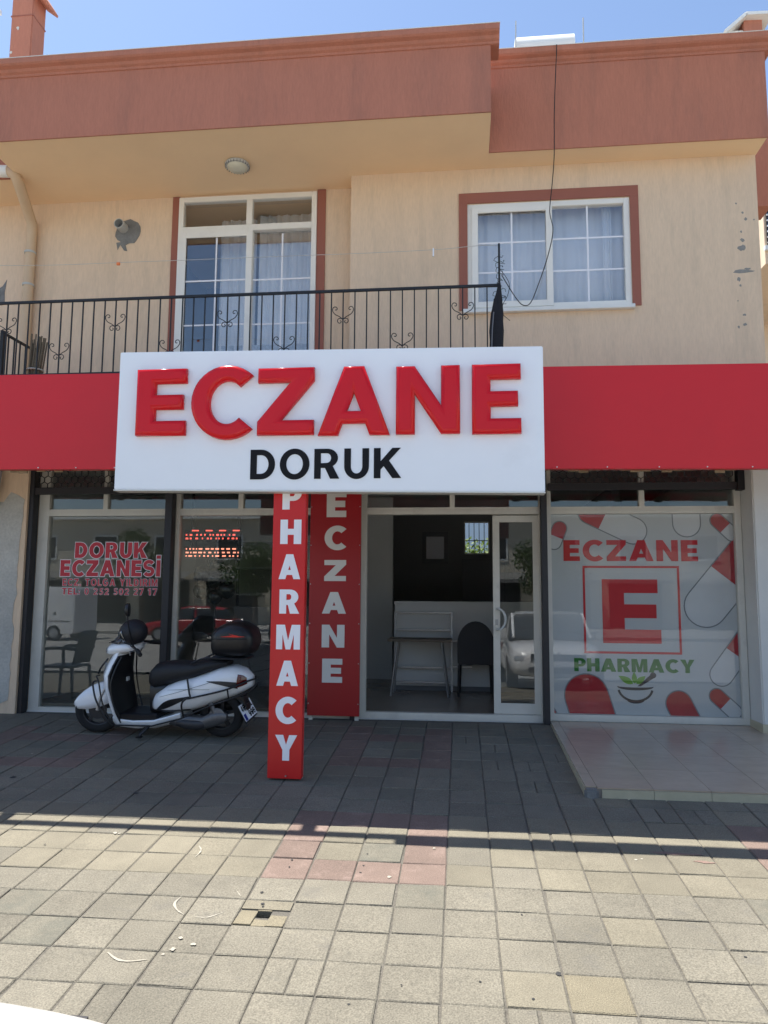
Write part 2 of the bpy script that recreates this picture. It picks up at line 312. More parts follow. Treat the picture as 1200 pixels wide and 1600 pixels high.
M('film_leaf', lin((.38, .60, .14)), .6, var=.1)
M('film_ink', lin((.10, .11, .16)), .6, var=.05)
M('film_shade', lin((.46, .47, .48)), .6, var=.05)
M('vinyl_red', lin((.74, .13, .20)), .45, var=.04)
glass('film_glass', (.94, .95, .95), .026); glass('shop_glass', (.88, .90, .89), .05); glass('upper_glass', (.97, .98, .99), .11); glass('car_glass', (.10, .12, .13), .10); glass('visor_glass', (.35, .37, .42), .20); glass('lens_glass', (.75, .78, .8), .15)
M('curtain', lin((.96, .96, .96)), .9, var=.05, vscale=4, transl=.25)
M('curtain_lace', lin((.86, .86, .86)), .9, var=.35, vscale=60, transl=.4)
M('room_grey', (.25, .25, .25), .9, var=.05)
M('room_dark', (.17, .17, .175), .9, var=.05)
M('room_white', lin((.79, .79, .78)), .85, var=.03)
M('floor_tile', lin((.52, .48, .43)), .25, var=.1, vscale=2)
M('wood_dark', lin((.40, .35, .30)), .6, var=.2, vscale=3, stretch=(2, 14, 2))
M('metal_grey', (.30, .30, .30), .4, metal=.7)
M('plastic_dark', (.010, .010, .014), .6, var=.1)
M('plastic_grey', lin((.42, .42, .43)), .5, var=.05)
M('scooter_white', lin((.94, .945, .95)), .2, var=.02, coat=.7)
M('scooter_black', (.010, .010, .012), .38, var=.15, vscale=8)
M('seat_black', (.010, .010, .012), .6, var=.1, bump=.1, bscale=300)
M('smoke_plastic', (.022, .022, .032), .12, var=.1, coat=.6)
M('engine_alloy', (.16, .16, .165), .42, metal=.7, var=.2, vscale=14)
M('rubber', (.014, .014, .015), .8, var=.2, vscale=20, bump=.3, bscale=90)
M('alloy', (.42, .42, .43), .38, metal=.85, var=.12, vscale=12)
M('alloy_dark', (.06, .06, .065), .45, metal=.6)
M('lamp_red', lin((.36, .04, .05)), .2, coat=.6)
M('lamp_amber', lin((.85, .38, .06)), .25, coat=.5)
M('decal_red', lin((.88, .16, .12)), .4)
M('plate_blue', lin((.10, .16, .50)), .5)
M('zinc_white', lin((.90, .90, .88)), .4, var=.05)
M('pipe_tan', lin((.80, .70, .58)), .6, var=.06, vscale=5)
M('pvc_grey', lin((.72, .73, .72)), .5, var=.05)
M('cable_black', (.012, .012, .012), .6)
M('wire_white', lin((.75, .73, .70)), .6)
M('wire_green', lin((.12, .25, .14)), .6)
M('peg_orange', lin((.95, .50, .25)), .5)
M('cloth_black', (.012, .012, .016), .9, var=.3, vscale=12, bump=.3, bscale=40)
M('cane', lin((.45, .40, .33)), .8, var=.3, vscale=9)
M('lampglass', lin((.80, .79, .72)), .3, var=.05)
M('balloon_dark', (.012, .020, .018), .18, var=.2, coat=.5)
M('led_case', (.012, .010, .010), .5)
emit('led_red', (1.0, .12, .08), .8); emit('led_pale', (1.0, .32, .2), .8)
M('car_white', lin((.93, .93, .93)), .22, var=.02, coat=.8)
M('car_red', lin((.62, .08, .08)), .25, coat=.8)
M('leaf', (.065, .11, .03), .6, var=.45, vscale=2.5, transl=.3)
M('leaf_bright', (.12, .19, .04), .6, var=.4, vscale=6, transl=.35)
M('bark', (.12, .09, .065), .9, var=.3, vscale=6, bump=.5, bscale=20)
M('facade_cream', lin((.80, .77, .70)), .9, var=.06, vscale=.5)
M('facade_blue', lin((.62, .74, .86)), .9, var=.04)
M('awning_grey', lin((.45, .45, .44)), .8, var=.1)
M('window_dark', (.03, .035, .04), .15)
M('scuff_white', lin((.60, .58, .53)), .9, var=.15, vscale=20)
M('stain_red', lin((.475, .395, .355)), .9, var=.15, vscale=20)
M('stain_dark', (.03, .03, .03), .9, var=.3, vscale=30)
M('plaster_raw', lin((.58, .52, .42)), .95, var=.3, vscale=9, bump=.5, bscale=30)

# ================================================================== the setting
S = 0.07264
g = MB(); g.add([(-300, -400, -.66), (300, -400, -.66), (300, 300, -.66), (-300, 300, -.66)], [(0, 1, 2, 3)])
tag(g.build('ground', 'earth'), 'bare earth around the street', kind='structure')
r = MB(); r.add([(-120, -24, -.50), (120, -24, -.50), (120, -7.3, -.50), (-120, -7.3, -.50)], [(0, 1, 2, 3)])
tag(r.build('road', 'road_block'), 'pale block paved road in front of the forecourt', kind='structure')
r = MB(); r.add([(-120, -60, -.36), (120, -60, -.36), (120, -24, -.36), (-120, -24, -.36), (-120, -24, -.6), (120, -24, -.6)], [(0, 1, 2, 3), (3, 2, 5, 4)])
tag(r.build('far_pavement', 'kerb'), 'pale pavement across the road', kind='structure')
# sloping forecourt: a bed of joint sand, the pavers lie on it
bed = MB(); XL, XR, YF, YB = -16, 16, -7.2, 3.7
HX, HY = .125, -.375; hx0, hx1, hy0, hy1 = HX - .036, HX + .036, HY - .036, HY + .020
for x0, x1, y0, y1 in ((XL, hx0, YF, YB), (hx1, XR, YF, YB), (hx0, hx1, YF, hy0), (hx0, hx1, hy1, YB)): bed.add([(x, y, gz(x, y) - 0.007) for x, y in ((x0, y0), (x1, y0), (x1, y1), (x0, y1))], [(0, 1, 2, 3)])
pavement = tag(bed.build('pavement', 'joint_soil'), 'forecourt of square concrete pavers sloping up to the shop', kind='structure')
ZR = 0.00325; T = 0.25
def g2w(i, j):                                             # grid corner -> x, y
    x, y = i * T, -j * T; return x * math.cos(ZR) - y * math.sin(ZR), x * math.sin(ZR) + y * math.cos(ZR)
def paver_mesh(w, h, seed):
    q = random.Random(seed); c = 0.005; b = MB(); hw, hh = w / 2, h / 2
    j = lambda: q.uniform(-.0012, .0012)
    ring = lambda a, b_, z: [(-a + j(), -b_ + j(), z), (a + j(), -b_ + j(), z), (a + j(), b_ + j(), z), (-a + j(), b_ + j(), z)]
    V = ring(hw, hh, -.05) + ring(hw, hh, -.004) + ring(hw - c, hh - c, 0)
    for k in range(4):
        if q.random() < .2:
            s_ = q.uniform(.002, .006)
            for base, dz in ((4, -.006), (8, -.0005)): v_ = V[base + k]; V[base + k] = (v_[0] - math.copysign(s_, v_[0]), v_[1] - math.copysign(s_ * q.uniform(.5, 1), v_[1]), v_[2] + dz)
    b.add(V, [(0, 1, 5, 4), (1, 2, 6, 5), (2, 3, 7, 6), (3, 0, 4, 7), (4, 5, 9, 8), (5, 6, 10, 9), (6, 7, 11, 10), (7, 4, 8, 11), (8, 9, 10, 11)])
    return b
PM = {}
KINDS = ['paver_grey', 'paver_buff', 'paver_moss', 'paver_red', 'paver_sand']
def pmesh(kind, half, k):
    key = (kind, half, k)
    if key not in PM:
        b = paver_mesh(T / 2 - .007 if half else T - .0075, T - .0045, hash((half, k)) % 1000)
        me = bpy.data.meshes.new('paver'); me.from_pydata(b.v, [], b.f); me.materials.append(MATS[kind]); PM[key] = me
    return PM[key]
def kind_of(i, j):
    if 0 <= i <= 3 and -4 <= j <= -1 and (i in (0, 3) or j in (-4, -1)): return 'paver_red'
    if i == 2 and j == -2: return 'paver_moss'
    if 11 <= i <= 14 and -4 <= j <= -1 and (i in (11, 14) or j in (-4, -1)): return 'paver_red'
    if 0 <= i <= 3 and -13 <= j <= -9 and (i in (0, 3) or j in (-9, -12)): return 'paver_red'
    if -13 <= i <= -9 and -12 <= j <= -8 and (i in (-9, -13) or j in (-8, -11)): return 'paver_red'
    if i == 6 and j == 3: return 'paver_sand'
    if i == 3 and j == 0: return 'paver_moss'
    q = random.Random(i * 131 + j * 977).random()
    if -4 <= j <= -1: return 'paver_buff' if q < .8 else 'paver_grey'
    return 'paver_grey' if q < .86 else ('paver_moss' if q < .94 else 'paver_buff')
HALVES = {(1, 3), (-2, 4), (5, 4), (6, -3), (9, -5), (10, -5), (6, -7), (5, -9), (13, -6), (6, -9), (5, -11), (4, -12), (-8, -3), (-10, 2), (7, -10)}
cells = []
for i in range(-40, 40):
    for j in range(-15, 28):
        x, y = g2w(i + .5, j + .5)
        if y > 3.55 or (x > 1.96 and y > 1.40 and x < 6.4): continue
        if (i, j) == (0, 1): continue
        cells.append((x, y, i, j))
def in_view(x, y):
    d = Vector((x, y, gz(x, y))) - CAM; f = d.dot(FWD)
    return f > .5 and abs(d.dot(RIGHT) / f) < .56 and d.dot(DOWN) / f < .74
def placed(x, y, i, j):
    q = random.Random(i * 7919 + j * 104729)
    return (x + q.uniform(-.0015, .0015), y + q.uniform(-.0015, .0015), gz(x, y) + q.uniform(-.0024, .0024)), (math.atan(S) + q.uniform(-.005, .005), q.uniform(-.005, .005), ZR + q.uniform(-.006, .006))
vis = sorted([c for c in cells if in_view(c[0], c[1])], key=lambda c: (Vector((c[0], c[1], 0)) - CAM).length)
single = set((c[2], c[3]) for c in vis[:290])
rest = {k: MB() for k in KINDS}
for x, y, i, j in cells:
    kd = kind_of(i, j); loc, rot = placed(x, y, i, j); k = (i * 7 + j * 11 + i * j) % 12
    parts = [(0, False)] if (i, j) not in HALVES else [(-T / 4, True), (T / 4, True)]
    for dx, half in parts:
        me = pmesh(kd, half, k); l = (loc[0] + dx, loc[1], loc[2])
        if (i, j) in single:
            o = link('paver', me, pavement, l); o.rotation_euler = rot
        else:
            m4 = Matrix.Translation(l) @ Matrix.Rotation(rot[2], 4, 'Z') @ Matrix.Rotation(rot[0], 4, 'X')
            rest[kd].add([m4 @ v.co for v in me.vertices], [tuple(p.vertices) for p in me.polygons])
far = MB(); slots = []
for k in KINDS:
    n0 = len(far.f); far.add(rest[k].v, rest[k].f); slots += [KINDS.index(k)] * (len(far.f) - n0)
me = bpy.data.meshes.new('paver_field'); me.from_pydata(far.v, [], far.f)
for k in KINDS: me.materials.append(MATS[k])
me.polygons.foreach_set('material_index', slots)
tag(link('paver_field', me, pavement), kind='stuff')
# the broken paver with the square drain hole
x, y = g2w(.5, 1.5); zc = gz(x, y)
me = bpy.data.meshes.new('paver'); b = MB(); b.box((-.121, -.03, -.05), (.121, .055, 0)); me.from_pydata(b.v, [], b.f); me.materials.append(MATS['paver_buff'])
o = link('paver', me, pavement, (x, y + .065, gz(x, y + .065))); o.rotation_euler = (math.atan(S), 0, ZR)
b = MB(); rr = random.Random(4)
for a0, a1, c0, c1, h in ((-.12, -.035, -.12, .03, -.001), (.035, .12, -.12, .03, -.004), (-.035, .035, -.12, -.035, -.005), (-.035, .035, .018, .03, .0)):
    b.box((x + a0, y + c0, zc - .06), (x + a1, y + c1, zc + h + S * (c0 + c1) / 2))
b.build('cement_repair', 'paver_sand', pavement, bevel=.0015)
b = MB(); V = [(hx0 - .001, hy0 - .001), (hx1 + .001, hy0 - .001), (hx1 + .001, hy1 + .001), (hx0 - .001, hy1 + .001)]
b.add([(p[0], p[1], zc - .012) for p in V] + [(p[0], p[1], zc - .35) for p in V], [(4, 5, 6, 7), (0, 1, 5, 4), (1, 2, 6, 5), (2, 3, 7, 6), (3, 0, 4, 7)]); b.build('drain_hole', 'stain_dark', pavement)
# scuffs, chalk and drips on the pavers
def decal(name, pts, mat, lift=.0035):
    b = MB(); b.add([(px, py, gz(px, py) + lift) for px, py in pts], [tuple(range(len(pts)))]); return b.build(name, mat, pavement)
def gpt(u, v):
    d = RIGHT * ((u - 600) / 1160) + DOWN * ((v - 800) / 1160) + FWD
    t = -(CAM.z - gz(CAM.x, CAM.y)) / (d.z - 0.00185 * d.x - S * d.y); p = CAM + d * t; return p.x, p.y
def arcmark(uv, w):
    P = smoothpath([(*gpt(*q), 0) for q in uv], 5); n = len(P); l = []; r_ = []
    for k, p in enumerate(P):
        d = (P[min(k + 1, n - 1)] - P[max(k - 1, 0)]).normalized(); ww = w * (.25 + math.sin(math.pi * (k + .5) / n)) * random.Random(k * 17 + int(uv[0][0])).uniform(.5, 1.3)
        l.append((p.x - d.y * ww, p.y + d.x * ww)); r_.append((p.x + d.y * ww, p.y - d.x * ww))
    decal('scuff_mark', l + r_[::-1], 'scuff_white')
arcmark([(283, 1402), (273, 1412), (276, 1422), (287, 1430)], .0045)
arcmark([(305, 1434), (325, 1434), (350, 1426)], .004)
arcmark([(168, 1489), (183, 1500), (203, 1503), (230, 1500)], .0055)
arcmark([(311, 1322), (314, 1330), (305, 1340)], .004)
arcmark([(370, 1393), (376, 1401)], .003)
def blot(u, v, rpx, mat, seed):
    q = random.Random(seed); cx, cy = gpt(u, v)
    decal('paint_spot' if 'white' in mat else 'dark_spot', [(cx + rpx * q.uniform(.5, 1.2) * math.cos(a * .7), cy + rpx * q.uniform(.5, 1.2) * math.sin(a * .7)) for a in range(9)], mat)
for k, (u, v, rp, m) in enumerate([(302, 1476, .013, 'scuff_white'), (270, 1484, .016, 'scuff_white'), (282, 1466, .012, 'scuff_white'), (255, 1492, .009, 'scuff_white'), (180, 1302, .016, 'scuff_white'), (186, 1303, .01, 'scuff_white'), (608, 1371, .014, 'scuff_white'), (678, 1326, .012, 'scuff_white'), (994, 1344, .012, 'scuff_white'), (1003, 1343, .01, 'scuff_white'), (409, 1395, .011, 'stain_dark'), (410, 1413, .012, 'stain_dark'), (411, 1417, .008, 'stain_dark'), (568, 1353, .008, 'stain_dark'), (574, 1335, .008, 'stain_dark'), (563, 1364, .007, 'stain_dark'), (452, 1355, .007, 'stain_dark'), (456, 1344, .008, 'stain_dark'), (873, 1522, .016, 'stain_dark'), (833, 1562, .008, 'stain_dark'), (750, 1535, .006, 'stain_dark'), (627, 1540, .006, 'stain_dark'), (545, 1570, .006, 'stain_dark'), (1164, 1496, .008, 'stain_dark'), (70, 1320, .007, 'stain_dark'), (815, 1430, .006, 'stain_dark'), (50, 1178, .012, 'scuff_white'), (165, 1183, .008, 'scuff_white'), (555, 1212, .01, 'scuff_white'), (20, 1215, .03, 'stain_dark'), (213, 1240, .02, 'stain_dark')]): blot(u, v, rp, m, k)
for k, (u, v, rp) in enumerate([(1035, 1333, .045), (1058, 1335, .05), (1080, 1336, .04), (1095, 1347, .03), (1105, 1349, .03)]):
    q = random.Random(k + 50); cx, cy = gpt(u, v)
    decal('chalk_smear', [(cx + rp * 1.7 * q.uniform(.5, 1.1) * math.cos(a * .57), cy + rp * .45 * q.uniform(.5, 1.1) * math.sin(a * .57)) for a in range(11)], 'stain_red', .0030 + .0003 * k)

# tiled step in front of the right window
SX0, SY0 = 1.955, 1.44
def sz(y): return 0.178 + (y - SY0) * 0.0475
b = MB(); b.add([(SX0, SY0, -.1), (6.3, SY0, -.1), (6.3, 3.72, -.1), (SX0, 3.72, -.1), (SX0, SY0, sz(SY0) - .012), (6.3, SY0, sz(SY0) - .012), (6.3, 3.72, sz(3.72) - .012), (SX0, 3.72, sz(3.72) - .012)],
              [(0, 3, 2, 1), (4, 5, 6, 7), (0, 1, 5, 4), (1, 2, 6, 5), (2, 3, 7, 6), (3, 0, 4, 7)])
step = tag(b.build('tiled_step', 'tile_grout'), 'low beige tiled step in front of the right shop window', kind='structure')
xs = [SX0 + .075 + .386 * k for k in range(-1, 12)]; xs[0] = SX0 - .004; ys = [SY0 - .004, SY0 + .50, SY0 + .95, SY0 + 1.40, SY0 + 1.85, 3.60]
for a in range(len(xs) - 1):
    for c in range(len(ys) - 1):
        x0, x1, y0, y1 = xs[a] + .0015, xs[a + 1] - .0015, ys[c] + .0015, ys[c + 1] - .0015
        if a == 0 and c == 0: y0 += .03
        b = MB(); b.add([(x0, y0, sz(y0) - .010), (x1, y0, sz(y0) - .010), (x1, y1, sz(y1) - .010), (x0, y1, sz(y1) - .010), (x0, y0, sz(y0)), (x1, y0, sz(y0)), (x1, y1, sz(y1)), (x0, y1, sz(y1))],
                      [(0, 3, 2, 1), (4, 5, 6, 7), (0, 1, 5, 4), (1, 2, 6, 5), (2, 3, 7, 6), (3, 0, 4, 7)])
        b.build('tile', 'tile_beige', step)
for a in range(1, len(xs) - 1):
    box('edge_tile', (xs[a] + .0015 + (.03 if a == 1 else 0), SY0 - .010, .02), (xs[a + 1] - .0015, SY0 - .001, sz(SY0) - .012), 'tile_edge', step)
for c in range(len(ys) - 1):
    b = MB(); y0, y1 = ys[c] + .0015 + (.05 if c == 0 else 0), ys[c + 1] - .0015
    b.add([(SX0 - .010, y0, .0), (SX0 - .001, y0, .0), (SX0 - .001, y1, .0), (SX0 - .010, y1, .0), (SX0 - .010, y0, sz(y0) - .012), (SX0 - .001, y0, sz(y0) - .012), (SX0 - .001, y1, sz(y1) - .012), (SX0 - .010, y1, sz(y1) - .012)],
          [(0, 3, 2, 1), (4, 5, 6, 7), (0, 1, 5, 4), (1, 2, 6, 5), (2, 3, 7, 6), (3, 0, 4, 7)]); b.build('edge_tile', 'tile_edge', step)
b = MB(); b.box((SX0 - .012, SY0 - .018, .05), (SX0 + .085, SY0 + .04, .168)); b.build('broken_corner', 'cement_grey', step, bevel=.015)

# ================================================================== the building
B = thing('shop_building', 'two storey tan and brown rendered building with a pharmacy on the ground floor', 'building', (0, 3.65, .26))
ZS, ZF = 6.17, 3.30                                        # balcony soffit, upper floor level
# ground floor walls
box('side_wall', (-9.5, 3.46, -.3), (-3.61, 3.95, 2.95), 'stucco_tan', B)
box('side_wall', (-9.5, 3.951, -.3), (-3.62, 9.2, 2.95), 'room_white', B)
box('pillar', (3.865, 3.30, -.1), (4.45, 3.8, 2.95), 'plaster_white', B, bevel=.012)
box('side_wall', (3.87, 3.801, -.1), (4.44, 9.2, 2.95), 'room_white', B)
box('skirting_tile', (3.855, 3.288, .1), (4.46, 3.81, .345), 'tile_edge', B)
# raw grey render over the left wall, ragged at its edge
q = random.Random(3); pts = [(-9.4, .36)]
for k in range(14): pts.append((-5.2 + k * .105 + q.uniform(-.02, .02), .33 + q.uniform(-.03, .03)))
for k in range(24): pts.append((-3.70 + .05 * k / 24 + q.uniform(-.02, .016), .38 + k * .093))
pts += [(-3.72, 2.57), (-3.80, 2.60), (-3.84, 2.55), (-3.88, 2.49), (-3.95, 2.50), (-3.98, 2.62), (-4.02, 2.72), (-9.4, 2.75)]
MB().prism(pts, 3.455, 3.4595).build('render_patch', 'render_patch', B)
MB().prism([(-9.4, 2.66), (-4.06, 2.58), (-3.98, 2.66), (-3.98, 2.76), (-9.4, 2.80)], 3.33, 3.45).build('shutter_housing', 'black_steel', B)
MB().obox((-3.93, 3.38, 2.5), (-3.90, 3.40, 2.93), .05, .05).build('bracket', 'metal_grey', B)
MB().lathe([(.028, 0), (.034, .03), (.02, .07)], (-3.95, 3.40, 2.44), n=10).build('cable_knot', 'plastic_dark', B)
# slabs
box('floor_slab', (-9.5, 2.62, 2.95), (4.45, 9.2, ZF), 'soffit_tan', B)
box('shop_floor', (-3.6, 3.70, .0), (3.86, 9.0, .325), 'floor_tile', B)
box('sill_kerb', (-3.60, 3.585, -.05), (1.92, 3.70, .262), 'plaster_white', B, bevel=.008)
box('sill_kerb', (1.925, 3.61, -.05), (3.86, 3.70, .285), 'plaster_white', B, bevel=.004)
# upper right wall with its window opening
WX0, WX1, WZ0, WZ1 = 1.165, 2.885, 4.56, 5.765
box('wall', (-.122, 3.65, ZF), (WX0, 3.89, ZS), 'stucco_tan', B); box('wall', (WX1, 3.65, ZF), (4.19, 3.89, ZS), 'stucco_tan', B)
box('wall', (WX0, 3.65, ZF), (WX1, 3.89, WZ0), 'stucco_tan', B); box('wall', (WX0, 3.65, WZ1), (WX1, 3.89, ZS), 'stucco_tan', B)
# balcony back wall with the door opening
DX0, DX1, DZ1 = -2.20, -.555, 6.14
box('wall', (-9.5, 3.91, ZF), (DX0, 4.12, ZS), 'stucco_tan', B); box('wall', (DX1, 3.91, ZF), (4.19, 4.12, ZF + .02), 'stucco_tan', B)
box('wall', (DX1, 3.905, ZF + .021), (-.121, 4.12, ZS), 'stucco_tan', B); box('wall', (DX0, 3.91, DZ1), (DX1, 4.12, ZS), 'stucco_tan', B)
box('end_wall', (4.0, 3.891, ZF), (4.19, 9.2, ZS), 'stucco_tan', B); box('end_wall', (-9.5, 4.121, ZF), (-9.3, 9.2, ZS), 'stucco_tan', B); box('back_wall', (-9.3, 9.0, ZF), (4.0, 9.2, ZS), 'stucco_tan', B)
box('partition', (-.14, 4.13, ZF), (-.02, 8.99, ZS), 'room_grey', B)
# roof: projecting slab over the balcony, shallower eaves left and right
box('roof_slab', (-3.86, 2.687, ZS), (1.39, 3.905, ZS + .22), 'soffit_tan', B); box('roof_slab', (1.391, 3.357, ZS), (4.20, 9.2, ZS + .22), 'soffit_tan', B)
box('roof_slab', (-9.5, 3.357, ZS), (-3.861, 9.2, ZS + .22), 'soffit_tan', B); box('roof_slab', (-3.86, 3.906, ZS), (1.39, 9.2, ZS + .22), 'soffit_tan', B)
def parapet(x0, x1, yf, zt, x0c, x1c):
    f = MB().box((x0, yf, ZS - .006), (x1, yf + .016, ZS + .2215)).box((x0, yf, ZS + .2215), (x1, yf + .2, zt - .10)).build('parapet', 'stucco_brown', B)
    prof = [(0, -.115), (-.012, -.112), (-.016, -.09), (-.038, -.075), (-.05, -.05), (-.085, -.035), (-.10, -.02), (-.10, .035), (.22, .035), (.22, -.115)]
    c = MB(); c.add([(x0c, yf + a, zt + z) for a, z in prof] + [(x1c, yf + a, zt + z) for a, z in prof], [tuple(range(len(prof))), tuple(range(2 * len(prof) - 1, len(prof) - 1, -1))] + [(k, (k + 1) % len(prof), (k + 1) % len(prof) + len(prof), k + len(prof)) for k in range(len(prof))])
    c.build('cornice', 'stucco_brown', f)
    box('coping', (x0c - .004, yf - .104, zt + .036), (x1c + .004, yf + .222, zt + .042), 'zinc_white', f)
parapet(-3.86, 1.39, 2.67, 6.975, -3.95, 1.475)
parapet(1.391, 4.21, 3.34, 7.22, 1.37, 4.275)
parapet(-9.5, -3.985, 3.34, 7.22, -9.5, -3.965)
box('parapet', (1.19, 2.871, ZS + .222), (1.388, 3.6, 6.87), 'stucco_brown', B); box('parapet', (-3.858, 2.871, ZS + .222), (-3.66, 3.6, 6.87), 'stucco_brown', B)
for x0, x1, y0 in ((-3.65, 1.18, 2.88), (1.40, 4.19, 3.55), (-9.4, -3.87, 3.55)): box('roof_deck', (x0, y0, ZS + .2205), (x1, 9.1, ZS + .232), 'cement_grey', B)
# brown bands round window and door
box('window_surround', (1.072, 3.634, 5.768), (2.975, 3.649, 5.885), 'trim_brown', B); box('window_surround', (1.072, 3.634, 4.56), (1.163, 3.649, 5.767), 'trim_brown', B); box('window_surround', (2.887, 3.634, 4.555), (2.975, 3.649, 5.767), 'trim_brown', B)
box('door_surround', (-2.285, 3.893, ZF), (-2.202, 3.909, 6.165), 'trim_brown', B); box('door_surround', (-.553, 3.888, ZF), (-.455, 3.904, 6.165), 'trim_brown', B)
box('window_sill', (1.11, 3.585, 4.515), (2.90, 3.66, 4.557), 'zinc_white', B, bevel=.004)

def frame_rect(b, x0, x1, z0, z1, w, y0, y1, wb=None):
    wb = wb or w
    b.box((x0, y0, z0), (x0 + w, y1, z1)); b.box((x1 - w, y0, z0), (x1, y1, z1)); b.box((x0 + w, y0, z0), (x1 - w, y1, z0 + wb)); b.box((x0 + w, y0, z1 - w), (x1 - w, y1, z1))
def pane(x0, x1, z0, z1, y, mat, parent): return box('pane', (x0, y, z0), (x1, y + .005, z1), mat, parent)
def bars(xs_, zs_, x0, x1, z0, z1, y, parent, w=.018):
    for x in xs_: box('glazing_bar', (x - w / 2, y - .004, z0), (x + w / 2, y - .0005, z1), 'print_white', parent)
    for z in zs_: box('glazing_bar', (x0, y - .0035, z - w / 2), (x1, y - .001, z + w / 2), 'print_white', parent)
# upper window: fixed frame, a sash on the left in front, a pane on the right
b = MB(); frame_rect(b, WX0, WX1, WZ0, WZ1, .062, 3.655, 3.735); b.box((2.02, 3.655, WZ0 + .062), (2.065, 3.735, WZ1 - .062))
win = b.build('upper_window', 'upvc', B, bevel=.004)
b = MB(); frame_rect(b, 1.21, 2.07, WZ0 + .02, WZ1 - .045, .068, 3.632, 3.654); b.build('sash', 'upvc', win, bevel=.004)
xa, xb, za, zb = 1.278, 2.002, WZ0 + .088, WZ1 - .113
pane(xa, xb, za, zb, 3.668, 'upper_glass', win); bars([(xa + xb) / 2], [za + (zb - za) / 3, za + 2 * (zb - za) / 3], xa, xb, za, zb, 3.668, win)
xa, xb, za, zb = 2.07, 2.823, WZ0 + .062, WZ1 - .062
pane(xa, xb, za, zb, 3.690, 'upper_glass', win); bars([(xa + xb) / 2], [za + (zb - za) / 3, za + 2 * (zb - za) / 3], xa, xb, za, zb, 3.690, win)
# balcony door: two top lights and two tall leaves
b = MB(); frame_rect(b, DX0, DX1, ZF, DZ1, .06, 3.872, 3.95); b.box((DX0 + .06, 3.872, 5.70), (DX1 - .06, 3.95, 5.775)); b.box((-1.385, 3.873, 5.776), (-1.315, 3.949, DZ1 - .061)); b.box((-1.34, 3.874, ZF + .06), (-1.30, 3.948, 5.699))
door = b.build('balcony_door', 'upvc', B, bevel=.004)
b = MB(); frame_rect(b, -2.16, -1.30, ZF + .02, 5.70, .07, 3.855, 3.871); b.build('door_leaf', 'upvc', door, bevel=.004)
pane(DX0 + .06, -1.386, 5.776, DZ1 - .061, 3.90, 'upper_glass', door); pane(-1.314, DX1 - .06, 5.776, DZ1 - .061, 3.90, 'upper_glass', door)
for xa, xb, yy in ((-2.09, -1.37, 3.880), (-1.295, DX1 - .06, 3.905)):
    za, zb = ZF + .09, 5.66 if yy > 3.9 else 5.63
    pane(xa, xb, za, zb, yy, 'upper_glass', door); bars([(xa + xb) / 2], [4.58, 5.11, 4.05], xa, xb, za, zb, yy, door)
# curtains behind the upper glass (wavy sheets)
def curtain(label, x0, x1, z0, z1, y, amp, waves, mat='curtain', seed=1, grp='curtains behind the upper windows'):
    q = random.Random(seed); n = 90; b = MB(); ph = [q.uniform(0, 6) for _ in range(4)]
    f = lambda u: amp * (math.sin(u * waves * 6.28 + ph[0]) + .5 * math.sin(u * waves * 11.3 + ph[1]) + .3 * math.sin(u * waves * 2.1 + ph[2]))
    rows = [(z0, 1.25), ((z0 + z1) / 2, 1.0), (z1, .7)]
    for z, k in rows: b.v += [(x0 + (x1 - x0) * i / n, y + f(i / n) * k, z) for i in range(n + 1)]
    for r_ in range(2): b.f += [(r_ * (n + 1) + i, r_ * (n + 1) + i + 1, (r_ + 1) * (n + 1) + i + 1, (r_ + 1) * (n + 1) + i) for i in range(n)]
    o = b.build('curtain', mat, None, smooth=80); m = o.modifiers.new('thick', 'SOLIDIFY'); m.thickness = .0015
    return tag(o, label, 'curtain', grp)
curtain('pleated white net curtain behind the left sash of the upper window', 1.15, 2.02, 4.5, 5.80, 3.83, .011, 6, seed=2)
curtain('pleated white net curtain behind the right pane of the upper window', 2.03, 2.9, 4.5, 5.80, 3.85, .012, 5, seed=3)
curtain('narrow white drape hanging near the right jamb of the upper window', 2.62, 2.72, 4.5, 5.80, 3.80, .012, 2, seed=9)
curtain('grey net curtain inside the left leaf of the balcony door', -1.78, -1.34, 3.32, 5.98, 4.16, .018, 5, seed=4)
curtain('grey net curtain inside the right leaf of the balcony door', -1.30, -.5, 3.32, 6.03, 4.18, .018, 8, seed=5)
curtain('lace hem curtain low inside the balcony door', -1.76, -.52, 3.32, 4.42, 4.145, .012, 9, 'curtain_lace', seed=6)
box('room_lining', (-2.9, 4.125, ZF + .001), (-2.8, 7, ZS - .001), 'room_grey', B); box('room_lining', (.6, 6.5, ZF + .001), (3.9, 6.6, ZS - .001), 'room_dark', B); box('room_lining', (-2.79, 6.5, ZF + .002), (-.15, 6.6, ZS - .002), 'room_dark', B)

